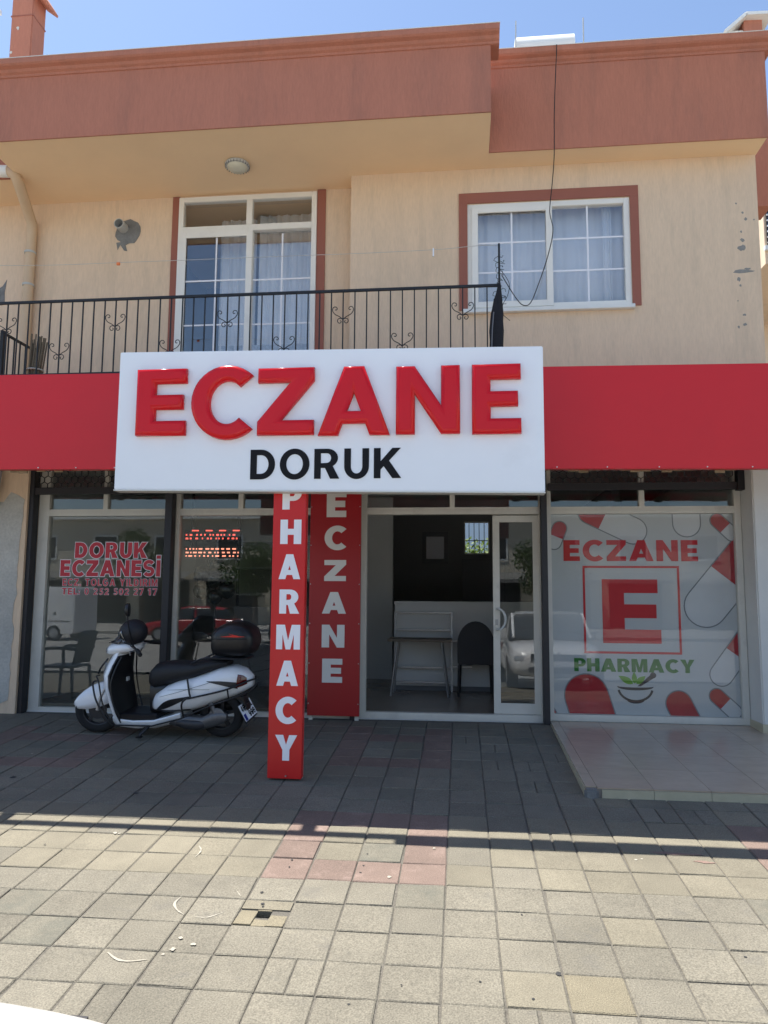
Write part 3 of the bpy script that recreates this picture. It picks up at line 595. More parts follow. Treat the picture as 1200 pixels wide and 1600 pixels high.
# balcony railing
RY, RZ = 2.70, 4.425
rail = MB().box((-4.4, RY - .012, RZ - .012), (1.45, RY + .012, RZ + .012)).build('balcony_railing', 'rail_black', B)
box('bottom_rail', (-4.4, RY - .009, 3.66), (1.45, RY + .009, 3.68), 'rail_black', rail); box('newel_post', (1.436, RY - .014, ZF), (1.464, RY + .014, RZ + .02), 'rail_black', rail)
P0, DP = -2.325, .1144
for k in range(-17, 33):
    x = P0 + DP * k; b = MB(); b.box((x - .0055, RY - .0055, ZF if k % 12 == 0 else 3.681), (x + .0055, RY + .0055, RZ - .013)); b.build('baluster', 'rail_black', rail)
def scroll(cx, cz):
    b = MB()
    for s in (-1, 1):
        up = [(0, 0), (.035, .028), (.075, .05), (.098, .08), (.100, .108), (.085, .125), (.065, .122), (.056, .105), (.066, .094), (.076, .099)]
        lo = [(0, 0), (.022, .010), (.045, .004), (.052, -.018), (.040, -.036), (.022, -.034), (.016, -.020), (.026, -.012)]
        for pth in (up, lo): b.tube([(cx + s * a, RY - .004, cz + h) for a, h in [(p.x, p.y) for p in smoothpath([(*w, 0) for w in pth], 3)]], .0042, 5)
    b.build('scroll', 'rail_black', rail)
for k in range(-2, 4): scroll(P0 + DP * (10 * k), 4.14)
for k in range(-1, 4): scroll(P0 + DP * (10 * k - 5), 3.86)
# low side rail at the left end of the balcony
a = at(5, 520, 2.74); b = MB(); b.box((a.x - .018, 2.72, ZF), (a.x + .018, 2.756, a.z + .02)); b.obox((a.x, 2.75, a.z), (a.x, 3.30, a.z), .025, .02)
sr = b.build('side_railing', 'rail_black', B)
for k in range(5): box('baluster', (a.x - .006, 2.83 + k * .1, ZF), (a.x + .006, 2.842 + k * .1, a.z - .011), 'rail_black', sr)

# red fascia under the balcony, hung a little out of level
TL = (-.0098, .3)
box('fascia_panel', (-9.4, 2.52, 2.652), (4.35, 2.60, 3.585), 'red_panel', B, bevel=.004, tilt=TL)
q = random.Random(11); b = MB()
for k in range(150):
    x = -9.3 + k * .09; h = q.uniform(.0, .03) * (1 if q.random() < .35 else .2)
    if h > .004: b.box((x, 2.603, 2.655 - h + TL[0] * (x - .3)), (x + .085, 2.616, 2.70 + TL[0] * (x - .3)))
b.build('plaster_edge', 'plaster_raw', B)
b = MB()
for k in range(22): x = -4.6 + k * .41 + .03 * math.sin(k * 5); MB().lathe([(.006, -.006), (.006, .006)], (x, 2.517, 2.667 + TL[0] * (x - .3)), 'y', 6).build('fixing_screw', 'zinc_white', B)
# roller shutters rolled up behind the fascia
def shutter(x0, x1, z0, z1):
    sh = box('roller_shutter', (x0, 3.50, z0 - .075), (x1, 3.55, z0), 'black_steel', B, bevel=.004)
    b = MB(); cw = .077; y = 3.525; rows = int((z1 - z0) / (cw * .75)) + 2; a_ = cw / 2 / math.cos(R_(30))
    for rr_ in range(rows):
        k = 0; x = x0 + (cw / 2 if rr_ % 2 else 0)
        while x < x1 - cw:
            c = (x + cw / 2, z0 + .02 + rr_ * a_ * 1.5); P = [(c[0] + a_ * math.sin(R_(60 * i)), c[1] + a_ * math.cos(R_(60 * i))) for i in range(6)]
            for i in (0, 1, 2):
                p, w = P[i], P[(i + 1) % 6]
                if min(p[1], w[1]) > z0 - .02: b.obox((p[0], y, p[1]), (w[0], y, w[1]), .008, .008, (0, 1, 0))
            x += cw
    b.build('hexagon_grille', 'black_steel', sh)
    return sh
shutter(-3.58, -2.07, 2.655, 2.94); shutter(-1.97, -.06, 2.655, 2.94); shutter(.05, 1.88, 2.655, 2.94); s4 = shutter(1.96, 3.80, 2.655, 2.94)
box('shutter_end', (3.80, 3.47, 2.57), (3.862, 3.56, 2.94), 'black_steel', s4)
# black guide rails between the bays
for x0, x1 in ((-3.608, -3.555), (-2.065, -1.985), (1.885, 1.945)): box('guide_rail', (x0, 3.49, .215 if x0 < 1 else .262), (x1, 3.598, 2.94), 'black_steel', B, bevel=.004)
box('guide_rail', (-.05, 3.51, .2), (.03, 3.598, 2.94), 'black_steel', B)
# glazing units of the shop front
ZT0, ZT1, ZTOP = 2.352, 2.425, 2.93
def shop_bay(x0, x1, z0, wl, wr, divs, name='shop_window', open_=None, gl='shop_glass'):
    b = MB(); y0, y1 = 3.60, 3.675
    b.box((x0, y0, z0), (x0 + wl, y1, ZTOP)); b.box((x1 - wr, y0, z0), (x1, y1, ZTOP)); b.box((x0 + wl, y0 + .004, z0), (x1 - wr, y1, z0 + .062)); b.box((x0 + wl, y0 + .004, ZT0), (x1 - wr, y1, ZT1)); b.box((x0 + wl, y0 - .006, ZT0 + .028), (x1 - wr, y0 + .004, ZT0 + .044))
    b.box((x0 + wl, y0 + .002, z0 - .0), (x1 - wr, y0 + .004, z0 + .02))
    for d in divs: b.box((d - .026, y0 + .004, ZT1), (d + .026, y1, ZTOP))
    w = b.build(name, 'alu_frame', B, bevel=.003)
    e = [x0 + wl] + [v for d in divs for v in (d - .026, d + .026)] + [x1 - wr]
    for k in range(0, len(e), 2): pane(e[k], e[k + 1], ZT1, ZTOP, 3.642, 'shop_glass', w)
    if not open_: pane(x0 + wl, x1 - wr, z0 + .062, ZT0, 3.640, gl, w)
    return w
w1 = shop_bay(-3.553, -2.066, .235, .118, .008, [-2.79])
w2 = shop_bay(-1.984, -.06, .235, .045, .05, [-1.27])
w3 = shop_bay(.034, 1.884, .264, .064, .008, [.99], 'shop_entrance', True)
w4 = shop_bay(1.946, 3.86, .285, .05, .062, [2.905], gl='film_glass')
# sliding glass door leaf, pushed to the right
b = MB(); frame_rect(b, 1.405, 1.884, .327, 2.345, .07, 3.676, 3.70, .105)
leaf = b.build('sliding_door', 'alu_frame', B, bevel=.003)
pane(1.475, 1.814, .432, 2.275, 3.685, 'shop_glass', leaf)
b = MB(); c = at(786, 968, 3.63); P = [(1.445, 3.675, c.z + .105)] + [(1.452 + .075 * math.sin(math.pi * k / 12), 3.63, c.z + .105 * math.cos(math.pi * k / 12)) for k in range(13)] + [(1.445, 3.675, c.z - .105)]
b.tube(P, .013, 8); b.build('door_handle', 'pvc_grey', leaf, smooth=60)
box('lock', (1.428, 3.668, c.z - .06), (1.452, 3.6755, c.z + .0), 'metal_grey', leaf)

# lettering on the left window
def wtext(word, b0, b1, t, gap=.13):
    p, q_ = at(b0[0], b0[1], 3.636), at(b1[0], b1[1], 3.636)
    text(word, p.x, q_.x, q_.z, p.z, 3.6385, 'print_white', w1, 'lettering_outline', False, .0006, 0, .0065 if t > .25 else .0030, gap=gap, t=t)
    text(word, p.x, q_.x, q_.z, p.z, 3.6365, 'vinyl_red', w1, 'lettering', False, .0006, gap=gap, t=t)
wtext('DORUK', (118, 847.5), (229, 872), .28); wtext('ECZANESi', (95, 875), (250, 901), .28)
wtext('ECZ. TOLGA YILDIRIM', (98, 904), (246, 916), .24, .22); wtext('TEL: 0 252 502 27 17', (97, 918.5), (245, 930), .24, .2)

# downpipe in the corner, vent pipe with its cement patch, peeling paint
b = MB(); P = [at(-30, 267, 3.26), at(14, 268, 3.26), at(24, 274, 3.27), at(29, 286, 3.32), at(42, 325, 3.66), at(50, 350, 3.82)]; x, z = P[-1].x, P[-1].z
P += [Vector((x - .008, 3.84, z - .12)), Vector((x - .02, 3.84, ZF))]; pipe = b.tube(P, .06, 12).build('downpipe', 'pipe_tan', B, smooth=60)
for zz in (z - .35, z - .75): MB().lathe([(.067, -.012), (.067, .012)], (x - .012, 3.84, zz), n=14).build('pipe_clip', 'pvc_grey', pipe)
MB().tube([P[0], P[1]], .066, 12).build('pipe_sleeve', 'zinc_white', pipe, smooth=60)
c = at(198, 360, 3.91); q = random.Random(5)
MB().prism([(c.x + .015 + q.uniform(.14, .17) * math.cos(a * .35) * 1.0, c.z - .02 + q.uniform(.14, .17) * math.sin(a * .35)) for a in range(18)], 3.904, 3.9095).build('cement_patch', 'cement_grey', B)
MB().prism([(c.x - .12, c.z - .15), (c.x - .02, c.z - .14), (c.x + .02, c.z - .26), (c.x - .02, c.z - .25), (c.x - .07, c.z - .18), (c.x - .1, c.z - .24)], 3.905, 3.9095).build('cement_patch', 'cement_grey', B)
MB().loft([[(c.x - .035 + r_ * math.cos(a * .2618), y, c.z + .02 + r_ * math.sin(a * .2618)) for a in range(24)] for r_, y in ((.050, 3.77), (.058, 3.77), (.058, 3.93), (.050, 3.93))] , False).build('vent_pipe', 'pvc_grey', B, smooth=50)
MB().lathe([(.049, 0), (.049, .02)], (c.x - .035, 3.86, c.z + .02), 'y', 20).build('vent_shade_plug', 'room_dark', B)  # dark plug painted in for the shade inside the vent pipe
for k, (u, v, sx_, sz_) in enumerate([(1160, 332, .012, .016), (1165, 342, .02, .02), (1178, 343, .012, .01), (1158, 362, .012, .018), (1160, 375, .03, .022), (1159, 388, .045, .04), (1160, 424, .13, .024), (1154, 436, .028, .03), (1157, 446, .015, .02), (1163, 492, .025, .018), (1164, 507, .025, .02), (1154, 511, .015, .018), (1150, 318, .012, .012), (1153, 470, .008, .012), (1168, 420, .05, .014)]):
    p = at(u, v, 3.65); q = random.Random(k); MB().prism([(p.x + sx_ * q.uniform(.45, 1.1) * math.cos(a * .63), p.z + sz_ * q.uniform(.4, 1.1) * math.sin(a * .63)) for a in range(10)], 3.648, 3.6497).build('paint_chip', 'chip_grey', B)
p = at(4, 455, 3.91); MB().prism([(p.x - .06, p.z - .18), (p.x + .04, p.z - .17), (p.x + .03, p.z - .02), (p.x + .05, p.z + .14), (p.x - .0, p.z + .06), (p.x - .05, p.z + .03)], 3.905, 3.9095).build('cement_patch', 'cement_grey', B)
# chimneys
b = MB(); c0, c1 = at(15.5, 60, 4.6), at(49, 60, 4.6); b.box((c0.x, 4.6, 6.3), (c1.x, 4.9, 9.9)); ch = b.build('chimney', 'stucco_brown', B, bevel=.012)
MB().prism([(c1.x + .002, 9.62), (c1.x + .16, 9.50), (c1.x + .17, 9.53), (c1.x + .05, 9.72), (c1.x + .002, 9.72)], 4.58, 4.92).build('chimney_cap', 'stucco_brown', ch); box('chimney_band', (c0.x - .006, 4.594, 9.29), (c1.x + .006, 4.906, 9.305), 'trim_brown', ch)
for u, v, s_ in ((28, 44, .03), (17, 82, .022)): p = at(u, v, 4.6); q = random.Random(u); MB().prism([(p.x + s_ * q.uniform(.5, 1.1) * math.cos(a * .7), p.z + s_ * q.uniform(.5, 1.1) * math.sin(a * .7)) for a in range(9)], 4.595, 4.5995).build('paint_chip', 'plaster_white', ch)
c0, c1 = at(1163, 60, 5.0), at(1192, 60, 5.0); ch = box('chimney', (c0.x, 5.0, 6.3), (c1.x, 5.35, at(1165, 30, 5).z), 'stucco_brown', B)
p0, p1 = at(1132, 50, 4.95), at(1164, 25, 4.95); b = MB(); b.obox((p0.x, 5.15, p0.z - .02), (p1.x, 5.15, p1.z), .04, .5, (0, 1, 0)); b.obox((p1.x, 5.15, p1.z), (c1.x + .1, 5.15, p1.z - .01), .5, .04, (0, 0, 1)); b.build('chimney_cap', 'zinc_white', ch)
box('chimney_flashing', (p0.x + .12, 5.02, 6.3), (c0.x - .004, 5.3, p0.z + .06), 'zinc_white', ch)

# unseen canopy added to cast the paving's shadow edge and lit stripe
ZC = 8.3; k_ = .20; gy = .765
CB = thing('added_shade_canopy', 'added flat canopy out of view above the roof, shaped to shade the paving', 'canopy', (-2, 3.0, 0))
box('shade_slab', (-9.4, gy + k_ * ZC - .012, ZC), (1.0, 2.86, ZC + .05), 'zinc_white', CB); box('shade_slab', (1.001, gy + k_ * ZC - .012, ZC), (6.0, 3.46, ZC + .05), 'zinc_white', CB); box('shade_slab', (-9.4, 2.861, ZC), (-4.3, 3.46, ZC + .05), 'zinc_white', CB)
yb = .655 + k_ * ZC - .012
MB().box((-9.4, yb - .075, ZC), (-1.80, yb, ZC + .05)).build('shade_tube', 'zinc_white', CB); MB().box((-1.80, yb - .145, ZC), (6.0, yb, ZC + .05)).build('shade_board', 'zinc_white', CB)
for x in (-7.0, -4.40, -2.36, 4.9): box('shade_bracket', (x - .045, yb, ZC + .01), (x + .045, yb + .12, ZC + .04), 'zinc_white', CB)
for x in (-9.2, 4.9): box('shade_post', (x - .03, 2.6, -.3), (x + .03, 2.66, ZC), 'zinc_white', CB)  # posts added only to carry the unseen shade slabs

# ================================================================== signs
SY = 1.45; TS = (-.0135, .02)
p0, p1, p2, p3 = at(188, 550, SY), at(178, 766, SY), at(850, 541, SY), at(850, 767, SY)
sx0, sx1 = (p0.x + p1.x) / 2, (p2.x + p3.x) / 2; st, sb = (p0.z + p2.z) / 2, (p1.z + p3.z) / 2
SG = thing('shop_sign', 'large white light box sign with raised red ECZANE and black DORUK', 'sign', ((sx0 + sx1) / 2, SY, sb))
box('face_panel', (sx0, SY, sb), (sx1, SY + .06, st), 'sign_white', SG, bevel=.006, tilt=TS); box('sign_case', (sx0 + .004, SY + .0605, sb + .004), (sx1 - .004, SY + .118, st - .004), 'sign_edge', SG, tilt=TS)
box('bottom_trim', (sx0 - .002, SY - .004, sb - .010), (sx1 + .002, SY + .12, sb - .0005), 'sign_edge', SG, tilt=TS)
for x in (-1.2, 1.3): MB().obox((x, SY + .118, 3.0), (x, 2.52, 3.1), .05, .05).build('support_arm', 'black_steel', SG)
for ch, b0 in zip('ECZANE', ((216, 578, 289, 680), (301, 575, 396, 684), (404, 576, 490, 679), (498, 574, 609, 679), (619, 573, 719, 677), (737, 570, 815, 677))):
    a, c = at(b0[0], b0[1], SY - .03), at(b0[2], b0[3], SY - .03); dz = 0
    text(ch, a.x, c.x, c.z, a.z, SY - .018, 'red_acrylic', SG, 'letter', True, .014, .030, -.030, 2, t=.26)
a, c = at(392, 703, SY), at(626, 747, SY)
text('DORUK', a.x, c.x, c.z, a.z, SY - .003, 'print_black', SG, 'letter', True, .002, gap=.16, t=.22)
# red post lettered PHARMACY
PY = 1.575
pl, pr = at(417, 1222, PY), at(470.5, 1225, PY); px0, px1 = pl.x, pr.x; lean = (at(430, 770, PY).x - px0) / (at(430, 770, PY).z - pl.z)
PG = thing('sign_post', 'narrow red post lettered PHARMACY in white down its front', 'sign', ((px0 + px1) / 2, PY, gz(px0, PY)))
box('post_panel', (px0, PY, gz(px0, PY) + .018), (px1, PY + .075, 3.2), 'red_sign', PG, bevel=.004); box('post_back', (px0 + .01, PY + .0755, gz(px0, PY) + .002), (px1 - .01, PY + .12, 3.19), 'sign_edge', PG)
for k, ch in enumerate('PHARMACY'):
    zt = at(450, 759 + 0, PY).z
    tops = (759, 812, 866, 921, 976, 1032, 1089, 1148); bots = (796, 850, 905, 959, 1015, 1072, 1131, 1189)
    wd = {'P': (442, 472), 'H': (438, 472), 'A': (435, 470), 'R': (437, 468), 'M': (431, 470), 'C': (432, 465)}
    l, r_ = [(442, 471), (438.5, 470.5), (436, 469), (437, 467.5), (432, 468.5), (432.5, 465.5), (431, 463.5), (430, 463.5)][k]
    vm = (tops[k] + bots[k]) / 2; a, c = at(l, tops[k], PY - .003), at(r_, bots[k], PY - .003)
    text(ch, a.x, c.x, c.z, a.z, PY - .003, 'print_white', PG, 'letter', True, .0015, t=.29)
q = at(446, 1219, PY - .01); MB().lathe([(.006, -.012), (.006, 0)], (q.x, PY - .002, gz(q.x, PY) + .04), 'y', 8).build('fixing_bolt', 'alloy', PG); 
# dark red panel lettered ECZANE beside the door
QY = 3.46; a, c = at(487.5, 770, QY), at(479.5, 1118, QY); e = at(561, 1121, QY)
QG = thing('door_panel_sign', 'dark red panel lettered ECZANE standing beside the open shop door', 'sign', ((c.x + e.x) / 2, QY, c.z))
box('panel', (c.x, QY, c.z + .002), (e.x, QY + .03, 2.9), 'red_dark', QG, bevel=.003)
for x in (c.x + .03, e.x - .03): box('panel_leg', (x - .02, QY + .031, .19), (x + .02, QY + .049, 2.88), 'alu_frame', QG)
tops = (767, 822, 875, 925, 976, 1029); bots = (808, 859, 908, 959, 1012, 1067); ls = [(511, 541), (507.5, 542), (507, 540.5), (503.5, 540.5), (503, 538), (503.5, 534.5)]
for k, ch in enumerate('ECZANE'):
    a, c2 = at(ls[k][0], tops[k], QY - .003), at(ls[k][1], bots[k], QY - .003)
    text(ch, a.x, c2.x, c2.z, a.z, QY - .003, 'sign_edge', QG, 'letter', True, .0015, t=.29)
for k in range(6):
    for x in (c.x + .012, e.x - .012): MB().lathe([(.006, -.004), (.006, 0)], (x, QY, .42 + k * .4), 'y', 8).build('rivet', 'alloy', QG)

# printed film behind the right window
FY = 3.652; FX0, FX1, FZ0, FZ1 = 1.996, 3.798, .348, 2.351
WF = thing('window_film', 'pale printed film with ECZANE, a framed E, PHARMACY and red capsules in the right window', 'poster', ((FX0 + FX1) / 2, FY, FZ0))
box('film', (FX0, FY + .004, FZ0), (FX1, FY + .006, FZ1), 'film_white', WF)
def clip(poly, x0, x1, z0, z1):
    for ax, val, sg in ((0, x0, 1), (0, x1, -1), (1, z0, 1), (1, z1, -1)):
        out = []
        for k in range(len(poly)):
            p, q_ = poly[k], poly[(k + 1) % len(poly)]; dp, dq = sg * (p[ax] - val), sg * (q_[ax] - val)
            if dp >= 0: out.append(p)
            if (dp > 0 > dq) or (dp < 0 < dq): t_ = dp / (dp - dq); out.append((p[0] + (q_[0] - p[0]) * t_, p[1] + (q_[1] - p[1]) * t_))
        poly = out
        if len(poly) < 3: return []
    return poly
def fprint(name, poly, mat, lay=0):
    poly = clip(poly, FX0 + .003, FX1 - .003, FZ0 + .003, FZ1 - .003)
    if poly: MB().prism(poly, FY + .0034 - .0006 * lay, FY + .0037 - .0006 * lay).build(name, mat, WF)
def capsule(u0, v0, u1, v1, w, split=.5, red_first=True):
    a, b_ = at(u0, v0, FY), at(u1, v1, FY); A = Vector((a.x, a.z)); Bv = Vector((b_.x, b_.z)); d = (Bv - A).normalized(); nn = Vector((-d.y, d.x)); r_ = w / 2; A2 = A + d * r_; B2 = Bv - d * r_; mid = A + (Bv - A) * split
    ang = math.degrees(math.atan2(d.y, d.x))
    for grow, mats, lay in ((.012, ('film_shade', 'film_shade'), 0), (0, ('film_crimson' if red_first else 'film_pale', 'film_pale' if red_first else 'film_crimson'), 1)):
        r2 = r_ + grow
        h1 = [tuple(mid + nn * r2)] + earc(A2.x, A2.y, r2, r2, ang + 90, ang + 270, 14) + [tuple(mid - nn * r2)]
        h2 = [tuple(mid - nn * r2)] + earc(B2.x, B2.y, r2, r2, ang - 90, ang + 90, 14) + [tuple(mid + nn * r2)]
        fprint('capsule_shade' if grow else 'capsule_half', h1, mats[0], lay); fprint('capsule_shade' if grow else 'capsule_half', h2, mats[1], lay)
    hl = [tuple(A2 + nn * r_ * .45), tuple(B2 + nn * r_ * .45), tuple(B2 + nn * r_ * .25), tuple(A2 + nn * r_ * .25)]
capsule(878, 816, 862, 857, .135, .55); capsule(905, 790, 1008, 838, .26, .38); capsule(1070, 770, 1074, 838, .26, .3); capsule(1113, 806, 1152, 842, .13, .52)
capsule(1192, 838, 1083, 972, .40, .5); capsule(1182, 978, 1118, 1068, .21, .5); capsule(1112, 1080, 1156, 1120, .135, .5)
capsule(906, 1055, 950, 1190, .42, .8); capsule(1052, 1082, 1100, 1175, .24, .5); capsule(850, 1100, 880, 1150, .12, .7)
def ftext(word, b0, b1, mat, t=.27, gap=.12): a, c = at(*b0, FY), at(*b1, FY); text(word, a.x, c.x, c.z, a.z, FY + .0012, mat, WF, 'print_letter', True, .0002, gap=gap, t=t)
ftext('ECZANE', (880, 844), (1091, 877), 'film_red'); ftext('e', (940, 905), (1034, 1006), 'film_red', .38); ftext('PHARMACY', (897, 1028), (1086, 1052), 'film_green', .29, .08)
a, c = at(910, 884, FY), at(1066, 1023, FY); b = MB(); frame_rect(b, a.x, c.x, c.z, a.z, .022, FY + .0010, FY + .0014); b.build('print_frame', 'film_red', WF)
c = at(993, 1078, FY); mx_, mz = c.x, c.z
def fcurve(pts, w, mat): fprint('mortar_print', stroke(pts, w), mat, 2)
fprint('mortar_print', earc(mx_, mz + .03, .175, .035, 180, 360, 16) + earc(mx_, mz + .035, .175, .012, 360, 180, 16), 'film_ink', 2)
fcurve(earc(mx_, mz + .02, .165, .13, 190, 350, 18), .022, 'film_ink'); fcurve(earc(mx_, mz - .09, .08, .035, 190, 350, 10), .018, 'film_ink')
fprint('mortar_print', [(mx_ + .02, mz + .035), (mx_ + .05, mz + .035), (mx_ + .185, mz + .12), (mx_ + .15, mz + .15)], 'film_ink', 2); fprint('mortar_print', earc(mx_ + .175, mz + .145, .03, .03, 0, 350, 12), 'film_ink', 2)
def fleaf(ang, ox, L_, W_):
    pts = [(k / 10 * L_, W_ * math.sin(math.pi * (k / 10) ** .8)) for k in range(11)] + [(k / 10 * L_, -W_ * math.sin(math.pi * (k / 10) ** .8)) for k in range(9, 0, -1)]
    ca, sa = math.cos(R_(ang)), math.sin(R_(ang)); fprint('leaf_print', [(mx_ + ox + x * ca - y * sa, mz + .06 + x * sa + y * ca) for x, y in pts], 'film_leaf', 2)
fleaf(152, -.02, .16, .032); fleaf(92, -.005, .12, .025); fleaf(40, .01, .12, .03)

# ================================================================== scooter
SO = Vector((-1.72, 2.80)); SZ = gz(SO.x, SO.y) + .002
yaw = math.atan2(.0742, -.9972)
SC = thing('scooter', 'white motor scooter with black top box parked on its side stand by the window', 'scooter', (SO.x, SO.y, SZ), frame='local')
SC.rotation_mode = 'QUATERNION'
LEAN = R_(-5); SC.rotation_quaternion = (Matrix.Rotation(yaw, 3, 'Z') @ Matrix.Rotation(LEAN, 3, 'X')).to_quaternion()
WPOS['scooter'] = Vector((0, 0, 0))
def steer(p, a=R_(14), c=(.55, 0)):
    x, y = p[0] - c[0], p[1] - c[1]; return (c[0] + x * math.cos(a) - y * math.sin(a), c[1] + x * math.sin(a) + y * math.cos(a), p[2])
def wheel(cx, r_, w, name, st_):
    f = (lambda V: [steer(p) for p in V]) if st_ else (lambda V: V)
    b = MB(); prof = [(r_ - .075, w * .42), (r_ - .045, w * .5), (r_ - .018, w * .47), (r_ - .004, w * .28), (r_, 0), (r_ - .004, -w * .28), (r_ - .018, -w * .47), (r_ - .045, -w * .5), (r_ - .075, -w * .42)]
    rings = [[(cx + rr * math.cos(2 * math.pi * k / 32), h, r_ + rr * math.sin(2 * math.pi * k / 32)) for k in range(32)] for rr, h in prof + [prof[0]]]
    b.loft(rings, False); b.v = f(b.v); ty = b.build(name, 'rubber', SC, smooth=50)
    b = MB(); rim = [(r_ - .070, w * .40), (r_ - .082, w * .36), (r_ - .088, w * .1), (r_ - .088, -w * .1), (r_ - .082, -w * .36), (r_ - .070, -w * .40), (r_ - .074, 0)]
    b.loft([[(cx + rr * math.cos(2 * math.pi * k / 32), h, r_ + rr * math.sin(2 * math.pi * k / 32)) for k in range(32)] for rr, h in rim + [rim[0]]], False)
    for k in range(5):
        a = 2 * math.pi * k / 5 + .4; e = Vector((cx + (r_ - .083) * math.cos(a), 0, r_ + (r_ - .083) * math.sin(a))); b.obox((cx, 0, r_), e, .03, .032, (0, 1, 0))
    b.lathe([(.035, -.045), (.04, -.03), (.04, .03), (.035, .045)], (cx, 0, r_), 'y', 16)
    b.v = f(b.v); b.build('rim', 'alloy_dark', ty, smooth=40)
    if st_: b = MB(); b.lathe([(.085, .045), (.085, .050)], (cx, 0, r_), 'y', 24); b.v = f(b.v); b.build('brake_disc', 'alloy_dark', ty, smooth=40)
wheel(.63, .222, .095, 'front_wheel', True); wheel(-.60, .212, .10, 'rear_wheel', False)
b = MB()
for s in (-1, 1): b.tube([(.625, s * .078, .225), (.60, s * .078, .33), (.52, s * .06, .50)], [.02, .018, .016], 10)
b.v = [steer(p) for p in b.v]; b.build('fork', 'alloy', SC, smooth=50)
# front mudguard: beak-shaped shell over the wheel
b = MB(); rings = []
for sx_, zt_, zb2, hw in ((.868, .272, .250, .018), (.855, .305, .242, .040), (.82, .350, .236, .058), (.77, .396, .236, .072), (.71, .436, .240, .082), (.65, .464, .250, .088), (.58, .482, .270, .090), (.51, .488, .300, .088)):
    ring = []
    for m_ in range(15):
        t_ = math.pi * m_ / 14; ring.append((sx_ - .02 * (1 - math.sin(t_)), hw * math.copysign(abs(math.cos(t_)) ** .62, math.cos(t_)), zb2 + (zt_ - zb2) * math.sin(t_) ** .8))
    rings.append(ring)
b.loft(rings, False, False); b.v = [steer(p) for p in b.v]; o = b.build('front_mudguard', 'scooter_white', SC, smooth=60); m = o.modifiers.new('thick', 'SOLIDIFY'); m.thickness = .006
# front apron: outer shell and black inside
prof = [(.13, .405, .175, .05), (.22, .455, .205, .07), (.34, .505, .222, .09), (.46, .545, .232, .105), (.57, .555, .228, .11), (.66, .52, .195, .10), (.74, .475, .155, .085), (.80, .445, .13, .07)]
def apron_ring(z, sf, hw, dp, inset=0, back=.05):
    R1 = [(sf - dp * (abs(y) / hw) ** 2.2 - inset, y * (1 - inset * 1.5), z) for y in [hw * (-1 + 2 * k / 12) for k in range(13)]]
    R2 = [(sf - dp - back - .025 * (1 - (abs(y) / hw) ** 2), y * (1 - inset * 1.5), z) for y in [hw * (1 - 2 * k / 12) for k in range(13)]]
    return R1 + R2
b = MB(); b.loft([apron_ring(*p, back=.022) for p in prof]); b.build('front_apron', 'scooter_white', SC, smooth=50)
b = MB(); b.loft([[(p[1] - p[3] - .024 - x, y, p[0] + .003) for x, y in [(.0, -p[2] * .96), (.0, p[2] * .96), (.012, p[2] * .95), (.024, p[2] * .6), (.034, p[2] * .25), (.034, -p[2] * .25), (.024, -p[2] * .6), (.012, -p[2] * .95)]] for p in prof[:-1]]); b.build('inner_shield', 'scooter_black', SC, smooth=40)
MB().box((.315, .02, .50), (.330, .06, .535)).build('info_sticker', 'pvc_grey', SC)
for s in (-1, 1):
    b = MB(); b.loft([sring((.51 + .0 * k, s * .10, .66 - .05 * k), .012 + .03 * math.sin(math.pi * (k + .5) / 4), .018, 2, 10) for k in range(4)]); b.build('front_indicator', 'lens_glass', SC, smooth=60)
# handlebar cowl, headlamp, screen
b = MB(); rings = []
for x, z, hw, hh in ((.21, .815, .07, .032), (.25, .815, .145, .046), (.33, .812, .165, .055), (.42, .805, .16, .06), (.49, .79, .125, .055), (.53, .78, .07, .035)): rings.append(sring((x, 0, z), hw, hh, 2.6, 20))
b.loft(rings); b.v = [steer(p, c=(.4, 0)) for p in b.v]; b.build('handlebar_cowl', 'scooter_white', SC, smooth=60)
b = MB(); b.loft([sring((x, 0, z), hw, hh, 2.4, 18) for x, z, hw, hh in ((.44, .80, .135, .04), (.50, .79, .11, .042), (.535, .785, .07, .028))]); b.v = [steer(p, c=(.4, 0)) for p in b.v]; b.build('headlamp', 'lens_glass', SC, smooth=60)
b = MB(); rings = []
for k in range(7):
    u = k / 6; rings.append([(.50 - .17 * u - .10 * abs(w_) ** 2, .15 * w_ * (1 - .25 * u), .855 + .165 * u) for w_ in [-1 + 2 * j / 8 for j in range(9)]])
b.loft(rings, False, False); b.v = [steer(p, c=(.4, 0)) for p in b.v]; o = b.build('screen', 'smoke_plastic', SC, smooth=60); m = o.modifiers.new('thick', 'SOLIDIFY'); m.thickness = .004
b = MB(); b.tube([steer((.505 - .03, y * .15 * 1.0, .86 + .01), c=(.4, 0)) for y in (-1, -.5, 0, .5, 1)], .006, 6); b.tube([steer((.33, y * .12, 1.02), c=(.4, 0)) for y in (-1, -.4, .4, 1)], .006, 6); b.build('screen_rim', 'scooter_black', SC)
